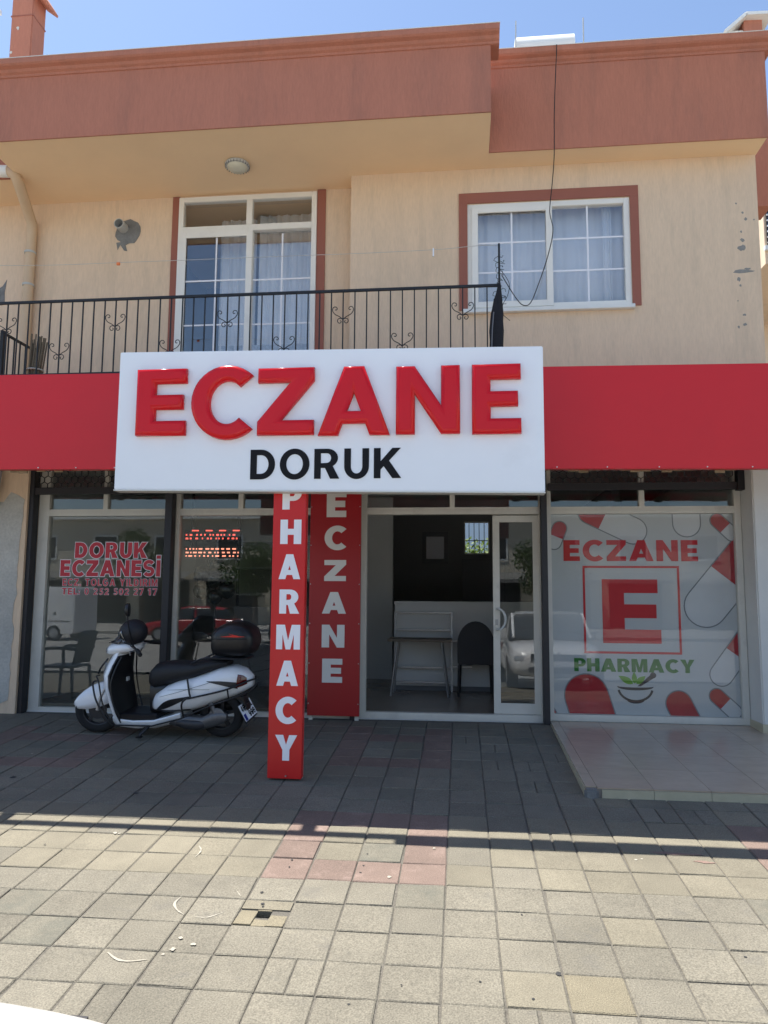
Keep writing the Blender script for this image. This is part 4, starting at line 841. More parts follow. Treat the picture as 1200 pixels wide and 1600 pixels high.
for s in (-1, 1):
    b = MB(); P = [(.27, s * .14, .83), (.24, s * .2, .83), (.20, s * .26, .81)]; b.tube([steer(p, c=(.4, 0)) for p in P], .012, 8); b.build('handlebar', 'scooter_black', SC, smooth=50)
    b = MB(); b.tube([steer(p, c=(.4, 0)) for p in [(.20, s * .25, .812), (.17, s * .31, .80), (.14, s * .37, .785)]], [.017, .019, .019], 10); b.build('grip', 'rubber', SC, smooth=50)
    b = MB(); b.tube([steer(p, c=(.4, 0)) for p in [(.23, s * .2, .80), (.26, s * .27, .80), (.235, s * .35, .785)]], .006, 6); b.build('brake_lever', 'alloy', SC)
    if s < 0: continue
    b = MB(); b.tube([steer(p, c=(.4, 0)) for p in smoothpath([(.25, s * .18, .84), (.27, s * .22, .95), (.28, s * .25, 1.06), (.28, s * .27, 1.12)], 4)], .006, 6); mi = b.build('mirror', 'scooter_black', SC, smooth=50)
    b = MB(); b.loft([[steer((x, s * .28 + .05 * k2 * math.cos(a * .3927), 1.185 + .062 * k2 * math.sin(a * .3927)), c=(.4, 0)) for a in range(16)] for x, k2 in ((.258, .9), (.262, 1), (.28, 1), (.30, .6))]); b.build('mirror_head', 'scooter_black', mi, smooth=50)
# floorboard
b = MB(); b.loft([[(x, -hw, .165), (x, hw, .165), (x, hw, .21), (x, hw - .02, .222), (x, -hw + .02, .222), (x, -hw, .21)] for x, hw in ((.39, .15), (.30, .165), (.1, .165), (-.02, .15))]); b.build('floorboard', 'scooter_black', SC, smooth=30)
b = MB(); b.loft([[(x, -hw * .7, z - .028), (x, hw * .7, z - .028), (x, hw * .97, z + .012), (x, hw * 1.02, z + .045), (x, hw * .98, z + .055), (x, -hw * .98, z + .055), (x, -hw * 1.02, z + .045), (x, -hw * .97, z + .012)] for x, hw, z in ((.42, .14, .13), (.36, .165, .115), (.2, .175, .105), (.0, .175, .115), (-.13, .17, .15), (-.26, .16, .19))]); b.build('side_sill', 'scooter_white', SC, smooth=40)
# rear body
BODY = [(.045, .235, .36, .10), (.0, .225, .42, .145), (-.10, .225, .48, .185), (-.22, .235, .53, .20), (-.36, .25, .565, .205), (-.50, .30, .61, .20), (-.62, .345, .655, .185), (-.74, .385, .665, .155), (-.83, .43, .635, .115), (-.90, .475, .575, .05)]
def body_at(s):
    for a, c in zip(BODY, BODY[1:]):
        if a[0] >= s >= c[0]: t_ = (a[0] - s) / (a[0] - c[0]); return tuple(a[i] + (c[i] - a[i]) * t_ for i in range(4))
    return BODY[-1]
def skin(s, z, off=.004):
    _, z0, z1, hw = body_at(s); zc_, hh = (z0 + z1) / 2, (z1 - z0) / 2; u = min(.999, abs((z - zc_) / hh)); return (s, hw * (1 - u ** 2.7) ** (1 / 2.7) + off, z)
b = MB(); b.loft([sring((s, 0, (z0 + z1) / 2), hw, (z1 - z0) / 2, 2.7, 28) for s, z0, z1, hw in BODY]); b.build('side_panel', 'scooter_white', SC, smooth=60)
def patch(name, top, bot, mat, off=.004, n=8):
    T_ = smoothpath([(*p, 0) for p in top], n); B_ = smoothpath([(*p, 0) for p in bot], n); k = min(len(T_), len(B_))
    for s in (1, -1):
        b = MB(); V = []
        for i in range(k):
            for m_ in range(4):
                p = T_[i].lerp(B_[i], m_ / 3); q_ = skin(p.x, p.y, off); V.append((q_[0], s * q_[1], q_[2]))
        b.add(V, [(i * 4 + m_, i * 4 + m_ + 1, i * 4 + m_ + 5, i * 4 + m_ + 4) for i in range(k - 1) for m_ in range(3)]); b.build(name, mat, SC, smooth=60)
patch('side_vent', [(-.02, .268), (-.15, .36), (-.38, .41)], [(-.02, .252), (-.15, .292), (-.38, .40)], 'scooter_black')
patch('side_groove', [(-.14, .452), (-.32, .47), (-.56, .475)], [(-.14, .448), (-.32, .462), (-.56, .468)], 'pvc_grey', .003)
patch('rear_indicator', [(-.53, .545), (-.66, .545), (-.80, .53)], [(-.53, .540), (-.66, .510), (-.80, .47)], 'alloy_dark')
patch('tail_lamp', [(-.80, .60), (-.84, .59), (-.87, .565)], [(-.79, .48), (-.84, .495), (-.875, .51)], 'lamp_red', .005)
patch('panel_seam', [(-.06, .385), (-.25, .44), (-.45, .50), (-.56, .535)], [(-.06, .382), (-.25, .436), (-.45, .496), (-.56, .531)], 'plastic_grey', .003)
patch('lower_trim', [(.0, .262), (-.2, .268), (-.36, .285)], [(.0, .236), (-.2, .245), (-.36, .262)], 'scooter_black', .003)
# seat, engine, stand, bars, plate
b = MB(); b.loft([sring((s, 0, (z0 + z1) / 2), hw, (z1 - z0) / 2, 2.8, 20) for s, z0, z1, hw in ((.085, .49, .56, .07), (.07, .455, .615, .115), (.02, .43, .668, .135), (-.10, .47, .690, .14), (-.25, .515, .688, .145), (-.38, .55, .695, .15), (-.50, .60, .722, .15), (-.62, .645, .722, .13), (-.68, .665, .705, .09))]); b.build('seat', 'seat_black', SC, smooth=60)
b = MB(); b.loft([sring((s, 0, (z0 + z1) / 2), hw, (z1 - z0) / 2, 4, 16) for s, z0, z1, hw in ((.07, .21, .50, .10), (-.1, .22, .5, .13))]); b.build('seat_base', 'scooter_black', SC, smooth=40)
b = MB(); b.loft([sring((s, .105, z), w_, h_, 2.6, 16) for s, z, w_, h_ in ((-.12, .16, .03, .03), (-.2, .165, .05, .055), (-.34, .155, .055, .065), (-.46, .15, .05, .062), (-.56, .185, .05, .07), (-.64, .205, .04, .06), (-.69, .21, .02, .03))]); b.build('engine_case', 'engine_alloy', SC, smooth=50)
b = MB(); b.loft([sring((s, .13, z), w_, h_, 2.4, 14) for s, z, w_, h_ in ((-.22, .15, .03, .03), (-.3, .14, .045, .05), (-.42, .135, .045, .05), (-.5, .145, .02, .03))]); b.build('transmission_cover', 'alloy_dark', SC, smooth=50)
b = MB(); b.lathe([(.012, .04), (.075, .055), (.08, .075), (.05, .085)], (-.60, .05, .212), 'y', 16); b.tube([(-.53, .12, .36), (-.59, .12, .21)], .022, 10); b.build('rear_hub', 'engine_alloy', SC, smooth=40)
b = MB(); b.loft([sring((s, -.15, z), .05, .045, 2.2, 12) for s, z in ((-.25, .2), (-.3, .2), (-.7, .27), (-.75, .275))]); b.build('exhaust', 'alloy_dark', SC, smooth=40)
b = MB(); b.tube([(.02, .10, .15), (.06, .16, .10), (.105, .235, .040)], .013, 8); b.box((.08, .215, .024), (.13, .255, .038)); b.tube([(.03, .11, .14), (.12, .15, .08), (.13, .19, .06), (.105, .22, .05)], .005, 5); b.build('side_stand', 'scooter_black', SC, smooth=40)
BAR = .009
for s in (-1, 1):
    b = MB(); b.tube(smoothpath([(.62, s * .06, .49), (.60, s * .17, .50), (.56, s * .235, .46), (.52, s * .252, .35), (.44, s * .24, .20), (.38, s * .21, .115)], 5), BAR, 8); b.tube(smoothpath([(.60, s * .06, .545), (.585, s * .14, .55), (.50, s * .245, .52), (.46, s * .25, .33), (.40, s * .232, .19), (.36, s * .205, .12)], 5), BAR * .8, 8)
    b.tube(smoothpath([(.53, s * .03, .70), (.585, s * .06, .62), (.62, s * .05, .56)], 4), BAR, 8); b.tube(smoothpath([(.33, s * .14, .735), (.36, s * .19, .64), (.385, s * .235, .50), (.36, s * .238, .33), (.31, s * .21, .20)], 5), BAR * .8, 8); b.tube([(.36, s * .20, .12), (.0, s * .195, .125), (-.3, s * .215, .21)], BAR * .8, 8); b.build('crash_bar', 'scooter_black', SC, smooth=50)
    b = MB(); b.tube([(-.345, s * .19, .56), (-.385, s * .235, .44), (-.40, s * .24, .40)], BAR, 8); b.tube(smoothpath([(-.32, s * .215, .215), (-.31, s * .238, .33), (-.345, s * .24, .385), (-.42, s * .24, .405), (-.70, s * .20, .47), (-.88, s * .12, .535), (-.94, s * .03, .55)], 5), BAR, 8); b.tube(smoothpath([(-.30, s * .215, .21), (-.55, s * .215, .32), (-.74, s * .175, .385), (-.90, s * .10, .45), (-.94, s * .02, .50)], 5), BAR * .8, 8); b.tube([(-.73, s * .195, .478), (-.735, s * .178, .385)], BAR * .8, 8); b.build('crash_bar', 'scooter_black', SC, smooth=50)
b = MB(); b.tube(smoothpath([(-.36, .14, .69), (-.5, .17, .745), (-.68, .15, .745), (-.86, .08, .735)], 4), .010, 8); b.tube(smoothpath([(-.36, -.14, .69), (-.5, -.17, .745), (-.68, -.15, .745), (-.86, -.08, .735)], 4), .010, 8); b.box((-.88, -.09, .728), (-.52, .09, .742)); b.build('luggage_rack', 'scooter_black', SC, smooth=40)
TB = [(-.555, .81, .94, .14), (-.565, .765, .985, .17), (-.62, .75, 1.035, .188), (-.73, .748, 1.075, .19), (-.83, .752, 1.06, .186), (-.91, .78, 1.015, .165), (-.94, .84, .95, .12)]
b = MB(); b.loft([sring((s, 0, (z0 + z1) / 2), hw, (z1 - z0) / 2, 3.2, 28) for s, z0, z1, hw in TB]); tb = b.build('top_box', 'scooter_black', SC, smooth=60)
b = MB(); b.loft([sring((s, 0, .925), hw + .004, .006, 6, 28) for s, z0, z1, hw in TB[1:-1]]); b.build('lid_seam', 'seat_black', tb)
MB().prism([(-.66, .945), (-.76, .958), (-.78, .962), (-.74, .974), (-.84, .955), (-.90, .950), (-.82, .944)], .1885, .192).build('box_decal', 'decal_red', tb)
MB().box((-.893, .118, .86), (-.878, .15, .885)).build('box_latch', 'alloy', tb)
# number plate, hung low at the tail
def pq(c): return Vector(c)
TLp, TRp, BRp, BLp = pq((-.795, .095, .305)), pq((-.825, -.095, .345)), pq((-.905, -.095, .215)), pq((-.872, .095, .170))
ex = (TRp - TLp); ey = (TLp - BLp); nz = ex.cross(ey).normalized()
def pl_map(x, z, d): return BLp + ex * x + ey * z + nz * (d + .006)
b = MB(); V = [BLp, BLp + ex, BLp + ex + ey, BLp + ey]; b.add([v - nz * .004 for v in V] + [v + nz * .003 for v in V], [(3, 2, 1, 0), (4, 5, 6, 7), (0, 1, 5, 4), (1, 2, 6, 5), (2, 3, 7, 6), (3, 0, 4, 7)]); pt = b.build('number_plate', 'print_white', SC)
fr = MB(); V2 = [BLp - ex * .03 - ey * .10, BLp + ex * 1.03 - ey * .10, BLp + ex * 1.03 + ey * 1.03, BLp - ex * .03 + ey * 1.03]; fr.add([v - nz * .010 for v in V2] + [v - nz * .0045 for v in V2], [(3, 2, 1, 0), (4, 5, 6, 7), (0, 1, 5, 4), (1, 2, 6, 5), (2, 3, 7, 6), (3, 0, 4, 7)]); fr.build('plate_holder', 'scooter_black', SC)
text('48 ARL', .05, .95, .55, .93, 0, 'print_black', pt, 'plate_lettering', False, .0008, gap=.14, t=.2, mapf=pl_map); text('998', .42, .93, .07, .45, 0, 'print_black', pt, 'plate_lettering', False, .0008, gap=.14, t=.22, mapf=pl_map)
b = MB(); b.add([pl_map(x, z, -.0018) for x, z in ((.01, .02), (.20, .02), (.20, .42), (.01, .42))], [(0, 1, 2, 3)]); b.build('plate_band', 'plate_blue', pt)
b = MB(); b.loft([[(s, -w_, z - .01), (s, w_, z - .01), (s, w_, z + .02), (s, -w_, z + .02)] for s, z, w_ in ((-.70, .40, .07), (-.82, .36, .06), (-.86, .27, .05))]); b.tube([(-.62, 0, .45), (-.84, 0, .30)], .035, 8); b.build('rear_mudguard', 'scooter_black', SC, smooth=40)
# helmet hung on the handlebar
mw = SC.matrix_basis if False else (Matrix.Translation((SO.x, SO.y, SZ)) @ Matrix.Rotation(yaw, 4, 'Z') @ Matrix.Rotation(LEAN, 4, 'X'))
hc = mw @ Vector((.255, .06, .955))
HM = thing('helmet', 'black open helmet with raised visor hung on the scooter handlebar', 'helmet', hc, (R_(-8), R_(18), yaw), frame='local')
b = MB(); rings = []
for k in range(13):
    a = -1.15 + (1.15 + math.pi / 2) * k / 12; rr = .122 * math.cos(a) if k < 12 else .004; rings.append([(rr * 1.1 * math.cos(2 * math.pi * j / 28), rr * math.sin(2 * math.pi * j / 28), .122 * math.sin(a)) for j in range(28)])
b.loft(rings); b.build('helmet_shell', 'plastic_dark', HM, smooth=60)
b = MB(); b.loft([[(.140 * math.cos(t_) * math.cos(h_), .128 * math.sin(t_) * math.cos(h_), .126 * math.sin(h_) + .005) for t_ in [-1.2 + 2.4 * j / 14 for j in range(15)]] for h_ in [-.5 + k * .11 for k in range(9)]], False, False); o = b.build('helmet_visor', 'visor_glass', HM, smooth=60); m = o.modifiers.new('thick', 'SOLIDIFY'); m.thickness = .003
b = MB(); b.tube([(.02, .10, -.10), (.0, .06, -.17), (-.01, 0, -.19), (0, -.06, -.17), (.02, -.10, -.10)], .005, 6); b.build('chin_strap', 'cloth_black', HM)

# ================================================================== inside the shop
FZ = .325
box('ceiling', (-3.6, 3.70, 2.93), (3.86, 8.99, 2.949), 'room_white', B)
# back wall with the small barred window
BY = 8.6; a, c = at(725, 815, BY), at(765, 866, BY)
box('inner_wall', (-3.6, BY, FZ), (a.x, BY + .2, 2.929), 'room_grey', B); box('inner_wall', (c.x, BY, FZ), (3.86, BY + .2, 2.929), 'room_grey', B); box('inner_wall', (a.x, BY, FZ), (c.x, BY + .2, c.z), 'room_grey', B); box('inner_wall', (a.x, BY, a.z), (c.x, BY + .2, 2.929), 'room_grey', B)
b = MB(); frame_rect(b, a.x, c.x, c.z, a.z, .02, BY + .02, BY + .06); bw = b.build('back_window', 'upvc', B)
for k in range(1, 5): box('window_bar', (a.x + (c.x - a.x) * k / 5 - .006, BY + .10, c.z), (a.x + (c.x - a.x) * k / 5 + .006, BY + .112, a.z), 'black_steel', bw)
box('window_bar', (a.x, BY + .113, c.z + .42 * (a.z - c.z)), (c.x, BY + .125, c.z + .42 * (a.z - c.z) + .012), 'black_steel', bw)
# white partitions and a low front wall with dark room behind
box('inner_wall', (-.42, 6.6, FZ), (.09, 6.75, 2.929), 'room_white', B)
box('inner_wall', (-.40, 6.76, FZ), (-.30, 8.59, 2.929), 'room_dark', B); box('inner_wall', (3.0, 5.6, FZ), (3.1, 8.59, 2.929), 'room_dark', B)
CT = thing('shop_counter', 'plain white low counter facing the open shop door', 'counter', (.9, 5.45, FZ)); box('counter_front', (.235, 5.40, FZ + .06), (2.6, 5.46, 1.40), 'room_white', CT); box('counter_plinth', (.25, 5.43, FZ), (2.6, 5.455, FZ + .058), 'room_dark', CT); box('counter_top', (.225, 5.385, 1.401), (2.62, 6.0, 1.435), 'room_white', CT); box('counter_end', (.235, 5.461, FZ), (.28, 5.98, 1.40), 'room_white', CT)
CH = thing('drawer_cabinet', 'dark drawer cabinet standing under the small barred window', 'cabinet', (1.5, 8.3, FZ)); p, q = at(722, 873, 8.1), at(790, 940, 8.1)
box('carcass', (p.x, 8.12, FZ), (q.x, 8.55, p.z), 'room_dark', CH)
for k in range(4): box('drawer', (p.x + .02, 8.10, p.z - .30 - k * .30), (q.x - .02, 8.119, p.z - .02 - k * .30), 'room_dark', CH)
p = at(680, 855, 8.58); q = MB(); PF = thing('wall_picture', 'small framed picture on the dark wall beside the barred window', 'picture', (p.x, 8.58, p.z - .25)); box('frame', (p.x - .22, 8.565, p.z - .28), (p.x + .22, 8.598, p.z + .26), 'plastic_grey', PF); box('print', (p.x - .15, 8.558, p.z - .2), (p.x + .15, 8.564, p.z + .18), 'print_white', PF)
# leaning metal rack frame, small folding table, two chairs
RK = thing('metal_rack', 'bare tubular metal rack frame leaning against the white counter', 'rack', (.6, 5.3, FZ)); x0, x1 = .245, .955
for x in (x0, x1): MB().obox((x, 5.30, FZ), (x, 5.345, 1.30), .025, .025).build('upright', 'metal_grey', RK)
for z in (1.295, 1.08, .96, .62, .44): MB().obox((x0, 5.30 + .045 * (z - FZ) / .97, z), (x1, 5.30 + .045 * (z - FZ) / .97, z), .022, .022).build('cross_bar', 'metal_grey', RK)
for z in (.95, .63): MB().obox((x1, 5.335, z), (x1 + .25, 5.335, z), .03, .03).build('cross_bar', 'metal_grey', RK)
TBL = thing('folding_table', 'small worn folding table with splayed legs inside the doorway', 'table', (.6, 4.98, FZ)); box('table_top', (.20, 4.78, .965), (.965, 5.2, .995), 'wood_dark', TBL, bevel=.006)
for xa, xb in ((.32, .24), (.84, .92)):
    for ya, yb_ in ((4.85, 4.82), (5.12, 5.16)): MB().tube([(xa, ya, .965), (xb, yb_, FZ)], .014, 8).build('leg', 'metal_grey', TBL)
CHA = thing('armchair', 'dark round backed chair standing beside the folding table', 'chair', (1.28, 5.08, FZ))
b = MB(); b.loft([[(1.03 + .02 * y2, 4.86 + y2, z) for z, y2 in ()] for _ in ()], False) if False else None
b = MB(); pts = []
for k in range(17): t_ = math.pi * k / 16; pts.append((1.245 - .22 * math.cos(t_), .93 + .28 * math.sin(t_)))
pts = [(1.03, .70)] + pts + [(1.46, .70)]; b.prism(pts, 4.86, 4.90); b.build('backrest', 'plastic_dark', CHA, bevel=.012)
b = MB(); b.loft([sring((1.245, 5.10, z), w_, h_, 3, 20) for z, w_, h_ in ()], False) if False else b
box('seat', (1.03, 4.90, .70), (1.46, 5.34, .76), 'plastic_dark', CHA, bevel=.02)
for x, y, sx_ in ((1.05, 4.88, -.012), (1.44, 4.88, .012), (1.06, 5.3, -.01), (1.43, 5.3, .01)): MB().tube([(x, y, .70), (x + sx_, y, FZ)], [.02, .014], 8).build('leg', 'plastic_dark', CHA)
GC = thing('plastic_chair', 'grey plastic garden armchair mirrored in the left shop window', 'chair', (-4.15, 1.85, gz(-4.15, 1.85)), (0, 0, R_(180)), frame='local')
b = MB(); b.loft([[(-.21 - .10 * u, y, .45 + .42 * u + .02 * math.cos(y * 7)) for y in [-.22 + .44 * k / 8 for k in range(9)]] for u in (0, .25, .5, .75, 1)], False, False); o = b.build('backrest', 'plastic_grey', GC, smooth=60); m = o.modifiers.new('t', 'SOLIDIFY'); m.thickness = .02
MB().box((-.22, -.23, .41), (.23, .23, .44)).build('seat', 'plastic_grey', GC, bevel=.012)
for y in (-.25, .25):
    b = MB(); b.tube(smoothpath([(-.25, y, .66), (-.05, y, .67), (.15, y, .66), (.19, y, .60), (.18, y, .43)], 4), .022, 8); b.build('arm_rest', 'plastic_grey', GC, smooth=50)
    for x, dx in ((.19, .03), (-.2, -.04)): MB().tube([(x, y * .9, .42), (x + dx, y, 0)], [.024, .016], 8).build('leg', 'plastic_grey', GC)
# LED sign hung inside the second window
a, c = at(289, 828, 3.80), at(375.5, 868.5, 3.80); LD = thing('led_sign', 'black two line LED message sign glowing red behind the window', 'sign', ((a.x + c.x) / 2, 3.80, c.z)); mid = (a.z + c.z) / 2
for z0, z1 in ((mid + .02, a.z), (c.z, mid - .045)): box('display_bar', (a.x, 3.80, z0), (c.x, 3.84, z1), 'led_case', LD)
for x in (a.x + .08, c.x - .03): MB().box((x - .012, 3.81, a.z + .001), (x + .012, 3.83, 2.9)).build('hanger', 'black_steel', LD); box('tie_bar', (x - .01, 3.812, mid - .044), (x + .01, 3.83, mid + .019), 'black_steel', LD)
q = random.Random(21); W_ = c.x - a.x
rows = {0: [(.02, .03, 2), (.13, .12, 0), (.38, .12, 0), (.62, .12, 0), (.86, .12, 0)], 1: [], 2: []}
segs = []
for s_, w_ in ((.13, .12), (.375, .12), (.615, .12), (.855, .12)): segs.append((s_, w_, a.z - .008, .014))
for zr in (.055, .095):
    x = .02
    while x < .95: w_ = q.choice((.02, .025, .03, .045)); segs.append((x, w_, a.z - zr, .018)); x += w_ + q.choice((.03, .045, .07))
for zr in (.022, .062, .100):
    x = .03
    while x < .95: w_ = q.choice((.02, .03, .05, .065)); segs.append((x, w_, mid - .045 - zr, .016)); x += w_ + q.choice((.03, .04, .055))
for s_, w_, z, h in segs:
    if s_ + w_ < 1: box('lit_segment', (a.x + s_ * W_, 3.7965, z - h / 2), (a.x + (s_ + w_) * W_, 3.7995, z + h / 2), 'led_pale' if z < mid else 'led_red', LD)
# cluster of dark balloons on a stand
p = at(334, 905, 4.25); BL = thing('balloon_stand', 'cluster of dark round balloons on a slim stand behind the second window', 'balloons', (p.x, 4.25, FZ))
for k, (dx, dz, r_) in enumerate(((0, .0, .10), (-.15, .06, .10), (.16, .06, .11), (-.14, -.13, .10), (.15, -.12, .10), (.0, .17, .10), (.02, -.2, .085))): MB().lathe([(.01, -r_ * 1.08), (r_ * .5, -r_ * .9), (r_ * .86, -r_ * .5), (r_, 0), (r_ * .86, r_ * .5), (r_ * .5, r_ * .86), (.01, r_)], (p.x + dx, 4.25 + .03 * (k % 3), p.z + dz), n=18).build('balloon', 'balloon_dark', BL, smooth=70)
MB().tube([(p.x + .03, 4.27, FZ + .02), (p.x + .02, 4.26, p.z)], .012, 8).build('stem', 'plastic_dark', BL); MB().lathe([(.16, 0), (.15, .02), (.02, .03)], (p.x + .03, 4.27, FZ), n=18).build('base', 'plastic_dark', BL)
CB2 = thing('display_cabinet', 'dark low cabinet with glass shelves behind the second window', 'cabinet', (-1.3, 5.6, FZ)); box('carcass', (-1.9, 5.5, FZ), (-.9, 5.9, 1.35), 'plastic_grey', CB2)
for k in range(4): box('shelf', (-2.0 , 5.45, 1.5 + k * .35), (-.6, 5.85, 1.515 + k * .35), 'room_grey', CB2)
for x in (-1.98, -.62): box('upright', (x - .015, 5.86, FZ), (x + .015, 5.89, 2.75), 'plastic_dark', CB2)

# ================================================================== small things on the facade and roof
p = at(371, 258, ZS and 3.30); LP = thing('ceiling_lamp', 'round ribbed lamp fixed to the balcony soffit', 'lamp', (p.x, 3.30, ZS - .001)); LP_x = p.x
MB().lathe([(.085, 0), (.125, -.004), (.135, -.018), (.128, -.035), (.112, -.04)], (p.x, 3.30, ZS - .001), n=28).build('lamp_ring', 'pvc_grey', LP, smooth=40)
MB().lathe([(.11, -.036), (.105, -.055), (.08, -.075), (.04, -.086), (.005, -.09)], (p.x, 3.30, ZS - .001), n=28).build('lamp_glass', 'lampglass', LP, smooth=60)
for k in range(24): a_ = 2 * math.pi * k / 24; MB().box((-.004, -.003, -.02), (.004, .003, .006)).build('vent_rib', 'plastic_grey', LP).matrix_basis = Matrix.Translation((.129 * math.cos(a_), .129 * math.sin(a_), -.028)) @ Matrix.Rotation(a_, 4, 'Z') @ Matrix.Translation(Vector((p.x, 3.30, ZS - .001)))
# rooftop heater tank and two rods
a, c = at(805, 77, 4.6), at(900, 68, 4.6); TK = thing('roof_tank', 'white horizontal water heater tank showing above the right parapet', 'tank', ((a.x + c.x) / 2, 4.7, 6.39)); r_ = .21
MB().lathe([(.1, a.x - .005), (r_, a.x + .01), (r_, c.x - .01), (.1, c.x + .005)], (0, 4.8, at(850, 60, 4.75).z - .19), 'x', 24).build('tank_shell', 'zinc_white', TK, smooth=40)
for x in (a.x + .15, c.x - .15): box('tank_leg', (x - .02, 4.75, 6.39), (x + .02, 4.85, at(850, 60, 4.75).z - .38), 'metal_grey', TK)
for k, (u, v) in enumerate(((806, 33), (911, 28))): p = at(u, v, 4.4); tag(MB().tube([(p.x - .012 * (1 - k) * 3, 4.4, 6.39), (p.x, 4.4, p.z)], .008, 6).build('antenna_rod', 'pvc_grey'), ('thin rod on the roof just left of the white tank', 'thin rod on the roof just right of the white tank')[k], 'rod', 'rods on the roof')
# cable hanging from the roof past the window to the railing post
P = [at(870, 70, 3.2), at(868, 120, 3.22), at(866, 180, 3.27), at(866, 240, 3.31), at(863, 285, 3.5), at(859, 330, 3.45), at(864, 360, 3.4), at(856, 400, 3.3), at(841, 445, 3.15), at(829, 473, 3.0), at(818, 477, 2.95), at(808, 468, 2.9), at(796, 450, 2.85), at(784, 430, 2.74)]
tag(MB().tube([P[0] + Vector((0, .5, .02)), P[0] + Vector((0, .04, .03))] + smoothpath(P, 6), .0048, 6).build('roof_cable', 'cable_black'), 'thin black cable hanging from the roof past the upper window', 'cable')
# short pole wound with wire and a rolled dark cloth at the end of the railing
a, c = at(779.5, 381, 2.67), at(778, 545, 2.67); PO = thing('railing_pole', 'thin dark pole wound with wire at the end of the balcony railing', 'pole', (a.x, 2.665, ZF))
MB().tube([(a.x, 2.665, ZF), (a.x, 2.665, a.z)], .010, 8).build('pole', 'rail_black', PO)
q = random.Random(2)
for k in range(7):
    z = a.z - .17 - k * .055 - (.06 if k > 4 else 0); rr = q.uniform(.018, .045) if k < 5 else .06
    MB().tube([(a.x + rr * math.cos(t_ * .6) + .01 * q.uniform(-1, 1), 2.66 + .5 * rr * math.sin(t_ * .6) - .012, z + .010 * t_ * q.uniform(.6, 1) - .04) for t_ in range(12)], .0028, 5).build('wire_loop', 'wire_green' if k % 2 else 'cable_black', PO)
for pth in ([(779, 418), (790, 432), (796, 445), (793, 462), (786, 475), (784, 490)], [(786, 492), (797, 501)]): MB().tube(smoothpath([at(u, v, 2.66) for u, v in pth], 4), .003, 5).build('wire_end', 'cable_black', PO)
RC = thing('rolled_cloth', 'narrow black rolled cloth tied upright at the end of the railing', 'cloth', (a.x - .03, 2.63, ZF)); x = a.x - .028
b = MB(); b.loft([[(x + dx + (w_ * (1 + .16 * math.sin(5 * t_ * .349 + z * 9))) * math.cos(t_ * .349), 2.625 + .7 * w_ * math.sin(t_ * .349), z) for t_ in range(18)] for z, w_, dx in ((ZF, .05, -.02), (3.75, .06, -.008), (3.95, .062, -.002), (4.12, .055, .004), (4.25, .038, .012), (4.33, .022, .02), (4.40, .014, .024))]); b.build('cloth_roll', 'cloth_black', RC, smooth=60)
MB().tube([(x - .055, 2.57, 3.7), (x - .045, 2.575, 3.95), (x - .03, 2.585, 4.12)], .006, 6).build('cloth_edge', 'plastic_grey', RC)
# washing line with two pegs
P = [at(-20, 415, 2.74), at(90, 414, 2.74), at(190, 410, 2.74), at(300, 406, 2.74), at(450, 400, 2.74), at(560, 396, 2.74), at(680, 390, 2.74), at(745, 384, 2.70), at(779, 384, 2.68)]
wl = thing('washing_line', 'thin pale washing line strung across the balcony with two pegs', 'line', P[4]); MB().tube(smoothpath(P, 5), .0028, 5).build('line', 'wire_white', wl)
p = at(185, 412, 2.73); MB().box((p.x - .02, 2.728, p.z - .012), (p.x + .012, 2.745, p.z + .014)).build('peg', 'peg_orange', wl); p = at(677, 394, 2.73); MB().box((p.x - .006, 2.728, p.z - .04), (p.x + .006, 2.745, p.z + .04)).build('peg', 'print_white', wl)
# bundle of canes in the balcony corner
p = at(48, 582, 2.85); ST = thing('cane_bundle', 'bundle of grey canes tied with string in the left balcony corner', 'canes', (p.x, 2.9, ZF)); q = random.Random(8)
for k in range(20): dx, dy = q.uniform(-.055, .055), q.uniform(-.05, .05); MB().tube([(p.x + dx * .8 - .02, 2.9 + dy, ZF), (p.x + dx * 1.4 + .035, 2.9 + dy * 1.2, 4.10 + q.uniform(-.08, .06))], .008, 6).build('cane', 'cane', ST)
MB().lathe([(.085, -.006), (.088, 0), (.085, .006)], (p.x + .015, 2.9, 3.78), n=16).build('string', 'wire_white', ST)
# neighbour seen past the right corner
NX = at(1190.5, 300, 9.0).x; zt, zm, zw0, zw1, zb_ = [at(1195, v, 9.0).z for v in (250, 302, 385, 316, 412)]
NB = thing('neighbour_building', 'neighbouring building with brown band and louvred shutter past the right corner', 'building', (NX + 2, 9.5, -.6))
box('wall', (NX, 9.0, zb_), (NX + 5, 13, zm), 'stucco_tan', NB); box('band', (NX - .02, 8.98, zm + .001), (NX + 5, 13, zt), 'stucco_brown', NB); box('lower_wall', (NX + 1.2, 10, -.6), (NX + 5, 13, zb_ - .001), 'stucco_tan', NB)
sh = box('shutter', (NX + .04, 8.97, zw0), (NX + 1.4, 8.999, zw1), 'window_dark', NB)
for k in range(8): z = zw0 + (zw1 - zw0) * (k + .5) / 8; box('louvre', (NX + .04, 8.95, z - .012), (NX + 1.4, 8.969, z + .012), 'zinc_white', sh)
box('sill', (NX - .02, 8.93, zw0 - .09), (NX + 1.5, 8.999, zw0 - .01), 'zinc_white', NB)
p = at(1195, 238, 8.9); tag(MB().tube([(NX - .6, 8.9, p.z + .02), (NX + 5, 8.9, p.z - .02)], .03, 6).build('street_cable', 'cable_black'), 'thick black cable crossing above the neighbouring building', 'cable')
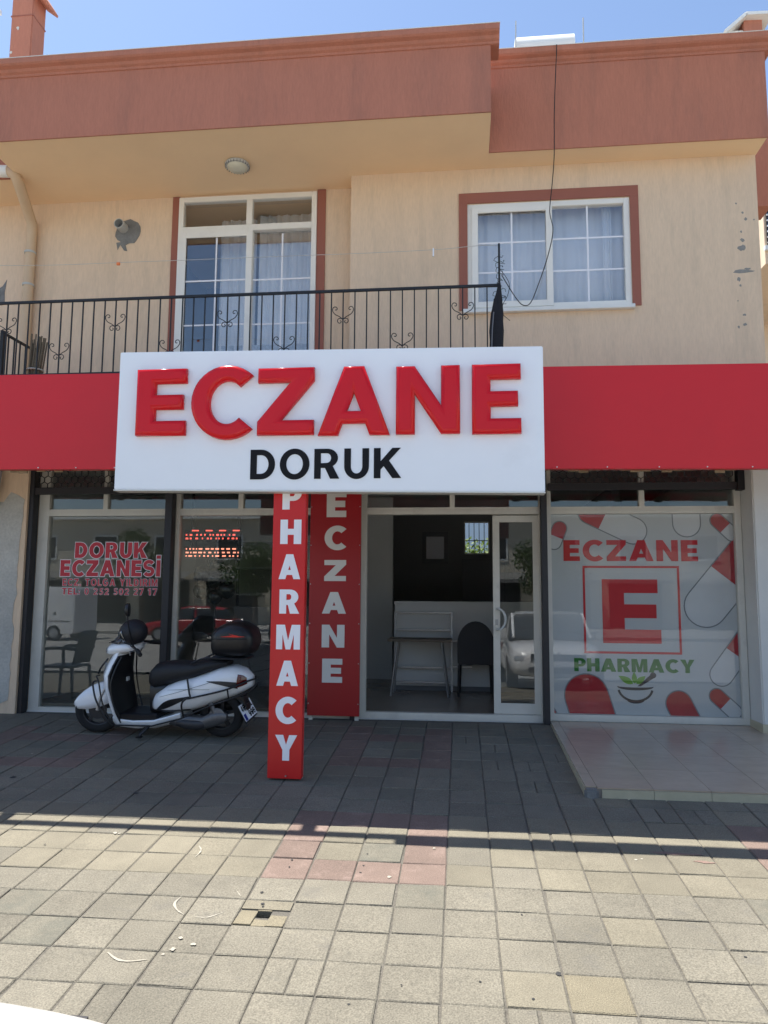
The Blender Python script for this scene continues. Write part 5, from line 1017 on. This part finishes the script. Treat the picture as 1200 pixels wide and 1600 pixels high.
# yard behind the barred window: bright shrub and pale wall
BW = tag(box('yard_wall', (-4, 14.0, -.66), (7, 14.3, 6), 'facade_blue'), 'pale blue yard wall seen through the small barred window', 'wall')
def foliage(b, c, rad, n, size, seed):
    q = random.Random(seed)
    for _ in range(n):
        while True:
            v = Vector((q.uniform(-1, 1), q.uniform(-1, 1), q.uniform(-1, 1)))
            if .25 < v.length < 1: break
        o = Vector((c[0] + v.x * rad[0], c[1] + v.y * rad[1], c[2] + v.z * rad[2])); a1 = Vector((q.gauss(0, 1), q.gauss(0, 1), q.gauss(0, 1))).normalized(); a2 = a1.orthogonal().normalized(); s = size * q.uniform(.6, 1.3)
        b.add([o - a1 * s, o + a2 * s * .45, o + a1 * s, o - a2 * s * .45], [(0, 1, 2, 3)])
p = at(745, 858, 10.5); SH = thing('yard_shrub', 'sunlit green shrub seen through the small barred window', 'shrub', (p.x, 10.5, -.66)); b = MB()
for k in range(5): foliage(b, (p.x - .5 + k * .28, 10.5, p.z - .15 + .12 * math.sin(k * 2.3)), (.35, .3, .32), 260, .05, k)
b.build('foliage', 'leaf_bright', SH); MB().tube([(p.x, 10.5, -.66), (p.x, 10.5, p.z - .1)], .05, 8).build('stem', 'bark', SH)

# ================================================================== the street behind the camera (seen in the glass)
def car(name, label, loc, rz, paint, pitch=0, L=4.1, H=1.46, W=1.74, group=None, hood=.90, zs=1.0):
    c = thing(name, label, 'car', loc, frame='local', group=group); c.rotation_euler = (0, pitch, rz); c.scale = (1, 1, zs); hw = W / 2
    secs = [(L / 2, .30, .52, .62), (L / 2 - .06, .22, .66, .80), (L / 2 - .22, .2, .76, .93), (L / 2 - .55, .2, hood - .06, .985), (L / 2 - 1.05, .2, hood, 1.0), (.2, .2, .95, 1.0), (-1.0, .2, .97, 1.0), (-L / 2 + .35, .22, .98, .97), (-L / 2 + .08, .26, .92, .88), (-L / 2, .34, .75, .75)]
    rings = []
    for x, z0, z1, k in secs:
        w = hw * k; rings.append([(x, -w * .86, z0), (x, w * .86, z0), (x, w, z0 + .12), (x, w, z0 + .62 * (z1 - z0)), (x, w * .955, z1 - .05), (x, w * .86, z1 - .006), (x, w * .45, z1 + .022), (x, 0, z1 + .028), (x, -w * .45, z1 + .022), (x, -w * .86, z1 - .006), (x, -w * .955, z1 - .05), (x, -w, z0 + .62 * (z1 - z0)), (x, -w, z0 + .12)])
    o = MB().loft(rings).build('body', paint, c, smooth=60); m = o.modifiers.new('s', 'SUBSURF'); m.levels = 1; m.render_levels = 2
    cab = [(1.05, .93, .93, .80), (.35, .92, H - .06, .78), (0, .92, H, .76), (-.9, .92, H - .02, .75), (-1.5, .94, H - .1, .72), (-L / 2 + .25, .96, .99, .72)]
    g_ = MB().loft([[(x, -hw * .9 * (k / .78), z0), (x, hw * .9 * (k / .78), z0), (x, hw * k, max(z0 + .01, z1 - .06)), (x, hw * k * .9, z1), (x, -hw * k * .9, z1), (x, -hw * k, max(z0 + .01, z1 - .06))] for x, z0, z1, k in cab]).build('cabin_glass', 'window_dark', c, smooth=50)
    MB().loft([[(x, -hw * k * .97, z1 - .03), (x, hw * k * .97, z1 - .03), (x, hw * k * .9, z1 + .012), (x, 0, z1 + .03), (x, -hw * k * .9, z1 + .012)] for x, z0, z1, k in cab[1:5]]).build('roof', paint, c, smooth=60)
    for s in (-1, 1):
        for x, lab in ((L / 2 - .82, 'front'), (-L / 2 + .72, 'rear')):
            w = MB().lathe([(.20, -.1), (.29, -.1), (.31, -.06), (.31, .06), (.29, .1), (.20, .1)], (x, s * (hw - .1), .31), 'y', 24).build('wheel', 'rubber', c, smooth=40); MB().lathe([(.03, -.104), (.2, -.1), (.2, .1), (.03, .104)], (x, s * (hw - .1), .31), 'y', 20).build('rim', 'alloy', w, smooth=40)
        MB().loft([sring((x, s * y_, z), w_, h_, 2.4, 12) for x, y_, z, w_, h_ in ((L / 2 - .24, hw * .78, .555, .10, .06), (L / 2 - .13, hw * .72, .55, .14, .065), (L / 2 - .045, hw * .64, .545, .10, .045))]).build('headlight', 'lens_glass', c, smooth=50)
        MB().loft([sring((x, s * (hw * .98), .82), .05, .09, 2.4, 10) for x in (-L / 2 + .35, -L / 2 + .1)]).build('tail_light', 'lamp_red', c)
        MB().loft([sring((x, s * (hw + .06), 1.0), .07, .06, 2.4, 10) for x in (.62, .7, .78)]).build('door_mirror', paint, c, smooth=50)
        MB().obox((.30, s * hw * .79, H - .05), (1.05, s * hw * .83, .95), .05, .03).build('windscreen_pillar', paint, c); MB().obox((-.35, s * hw * .80, H - .05), (-.35, s * hw * .90, .95), .06, .03).build('door_pillar', paint, c)
    box('grille', (L / 2 - .05, -hw * .55, .52), (L / 2 - .004, hw * .55, .64), 'plastic_dark', c); box('lower_grille', (L / 2 - .05, -hw * .6, .30), (L / 2 + .004, hw * .6, .40), 'plastic_dark', c); box('number_plate', (L / 2 - .02, -.26, .42), (L / 2 + .010, .26, .52), 'print_white', c)
    b = MB(); b.prism([(0, .10), (.065, 0), (0, -.10), (-.065, 0)], -.006, .006, lambda x, y, z: (L / 2 + .002 + y, x, .585 + z)); b.build('emblem', 'alloy', c)
    return c
PT = math.atan(S)
# the camera stands beside this one: only the front edge of its bonnet shows
car('parked_car', 'white car whose bonnet edge shows at the bottom left corner', (-.17, -4.485, gz(-.17, -4.485)), R_(90), 'car_white', -PT, zs=1.265)
car('parked_car', 'white hatchback facing the shop, seen only reflected in the door glass', (2.80, -4.4, gz(2.8, -4.4)), R_(90), 'car_white', -PT, 4.1, 1.5, 1.76)
car('parked_car', 'dark red hatchback across the road, seen only as a reflection', (-10.5, -20.0, -.5), R_(178), 'car_red', 0)
# white van
V = thing('delivery_van', 'white delivery van across the road, seen only as a reflection', 'van', (-17.5, -19.5, -.5), (0, 0, R_(181)), frame='local')
rings = [[(x, -w, z0), (x, w, z0), (x, w, z1 - .35), (x, w * .93, z1), (x, -w * .93, z1), (x, -w, z1 - .35)] for x, z0, z1, w in ((2.5, .4, .95, .8), (2.42, .3, 1.05, .92), (1.85, .28, 1.25, .95), (1.0, .28, 2.15, .95), (.6, .28, 2.25, .95), (-2.3, .28, 2.25, .95), (-2.4, .35, 2.15, .92))]
MB().loft(rings).build('body', 'car_white', V, smooth=35, bevel=.03)
for s in (-1, 1):
    MB().prism([(1.05, 1.3), (1.5, 1.3), (.98, 1.95), (.3, 1.95), (.3, 1.3)], s * .945, s * .958).build('side_window', 'window_dark', V); MB().box((-2.2, s * .952 - .006, .8), (.2, s * .952 + .006, .84)).build('side_rail', 'plastic_grey', V); MB().lathe([(.07, -.004), (.07, .004)], (-1.5, s * .956, 1.15), 'y', 16).build('fuel_cap', 'plastic_grey', V)
    for x in (1.6, -1.5): w = MB().lathe([(.2, -.1), (.31, -.1), (.33, -.06), (.33, .06), (.31, .1), (.2, .1)], (x, s * .86, .33), 'y', 24).build('wheel', 'rubber', V, smooth=40); MB().lathe([(.03, -.105), (.2, -.1), (.2, .1), (.03, .105)], (x, s * .86, .33), 'y', 20).build('rim', 'alloy', w, smooth=40)
MB().add([(1.86, -.8, 1.27), (1.86, .8, 1.27), (1.06, .78, 2.1), (1.06, -.78, 2.1)], [(0, 1, 2, 3)]).build('windscreen', 'window_dark', V)
# opposite building with awning, and street trees in front of it
OB = thing('opposite_building', 'long cream two storey building across the road, seen only as a reflection', 'building', (-8, -34, -.4))
box('wall', (-45, -46, -.4), (30, -34, 6.2), 'facade_cream', OB); box('roof_edge', (-45.3, -46.3, 6.2), (30.3, -33.6, 6.5), 'zinc_white', OB); aw = MB()
for k in range(18):
    x = -43 + k * 4.1; w = box('window', (x, -34.0, 3.6), (x + 1.7, -33.95, 5.2), 'zinc_white', OB); box('window_glass', (x + .12, -33.949, 3.72), (x + 1.58, -33.94, 5.08), 'window_dark', w)
    d = box('shop_opening', (x - .6, -33.99, -.3), (x + 2.4, -33.95, 2.3), 'window_dark', OB)
    MB().add([(x - .9, -33.9, 2.9), (x + 2.7, -33.9, 2.9), (x + 2.7, -32.3, 2.45), (x - .9, -32.3, 2.45), (x - .9, -32.3, 2.25), (x + 2.7, -32.3, 2.25)], [(0, 1, 2, 3), (3, 2, 5, 4)]).build('awning', 'awning_grey', OB)
for k, (x, y, h, lab) in enumerate(((-16, -27, 5.2, 'broad street tree across the road left of the others, reflected in the glass'), (-9.5, -26, 4.6, 'street tree across the road behind the red car, reflected in the glass'), (-3.5, -27.5, 5.4, 'tall street tree across the road, reflected beside the red post'), (5.5, -27, 4.8, 'street tree across the road, reflected in the right window'))):
    t = thing('street_tree', lab, 'tree', (x, y, -.36), group='trees across the road'); q = random.Random(k)
    tr = MB().tube(smoothpath([(x, y, -.36), (x + .05, y, .8), (x - .05, y + .05, 1.7), (x, y, 2.6)], 4), [.16 - .006 * i for i in range(13)], 10).build('trunk', 'bark', t, smooth=60)
    for m_ in range(5): a_ = m_ * 1.26; MB().tube([(x, y, 1.6 + .15 * m_), (x + .7 * math.cos(a_), y + .7 * math.sin(a_), 2.5 + .15 * m_), (x + 1.2 * math.cos(a_), y + 1.2 * math.sin(a_), 3.2 + .1 * m_)], [.06, .04, .015], 6).build('limb', 'bark', tr)
    b = MB()
    for m_ in range(11): a_ = q.uniform(0, 6.3); rr = q.uniform(.2, 1.3); foliage(b, (x + rr * math.cos(a_), y + rr * math.sin(a_), q.uniform(2.0, h - .9)), (.9, .9, .7), 330, .11, k * 20 + m_)
    b.build('crown', 'leaf', t)
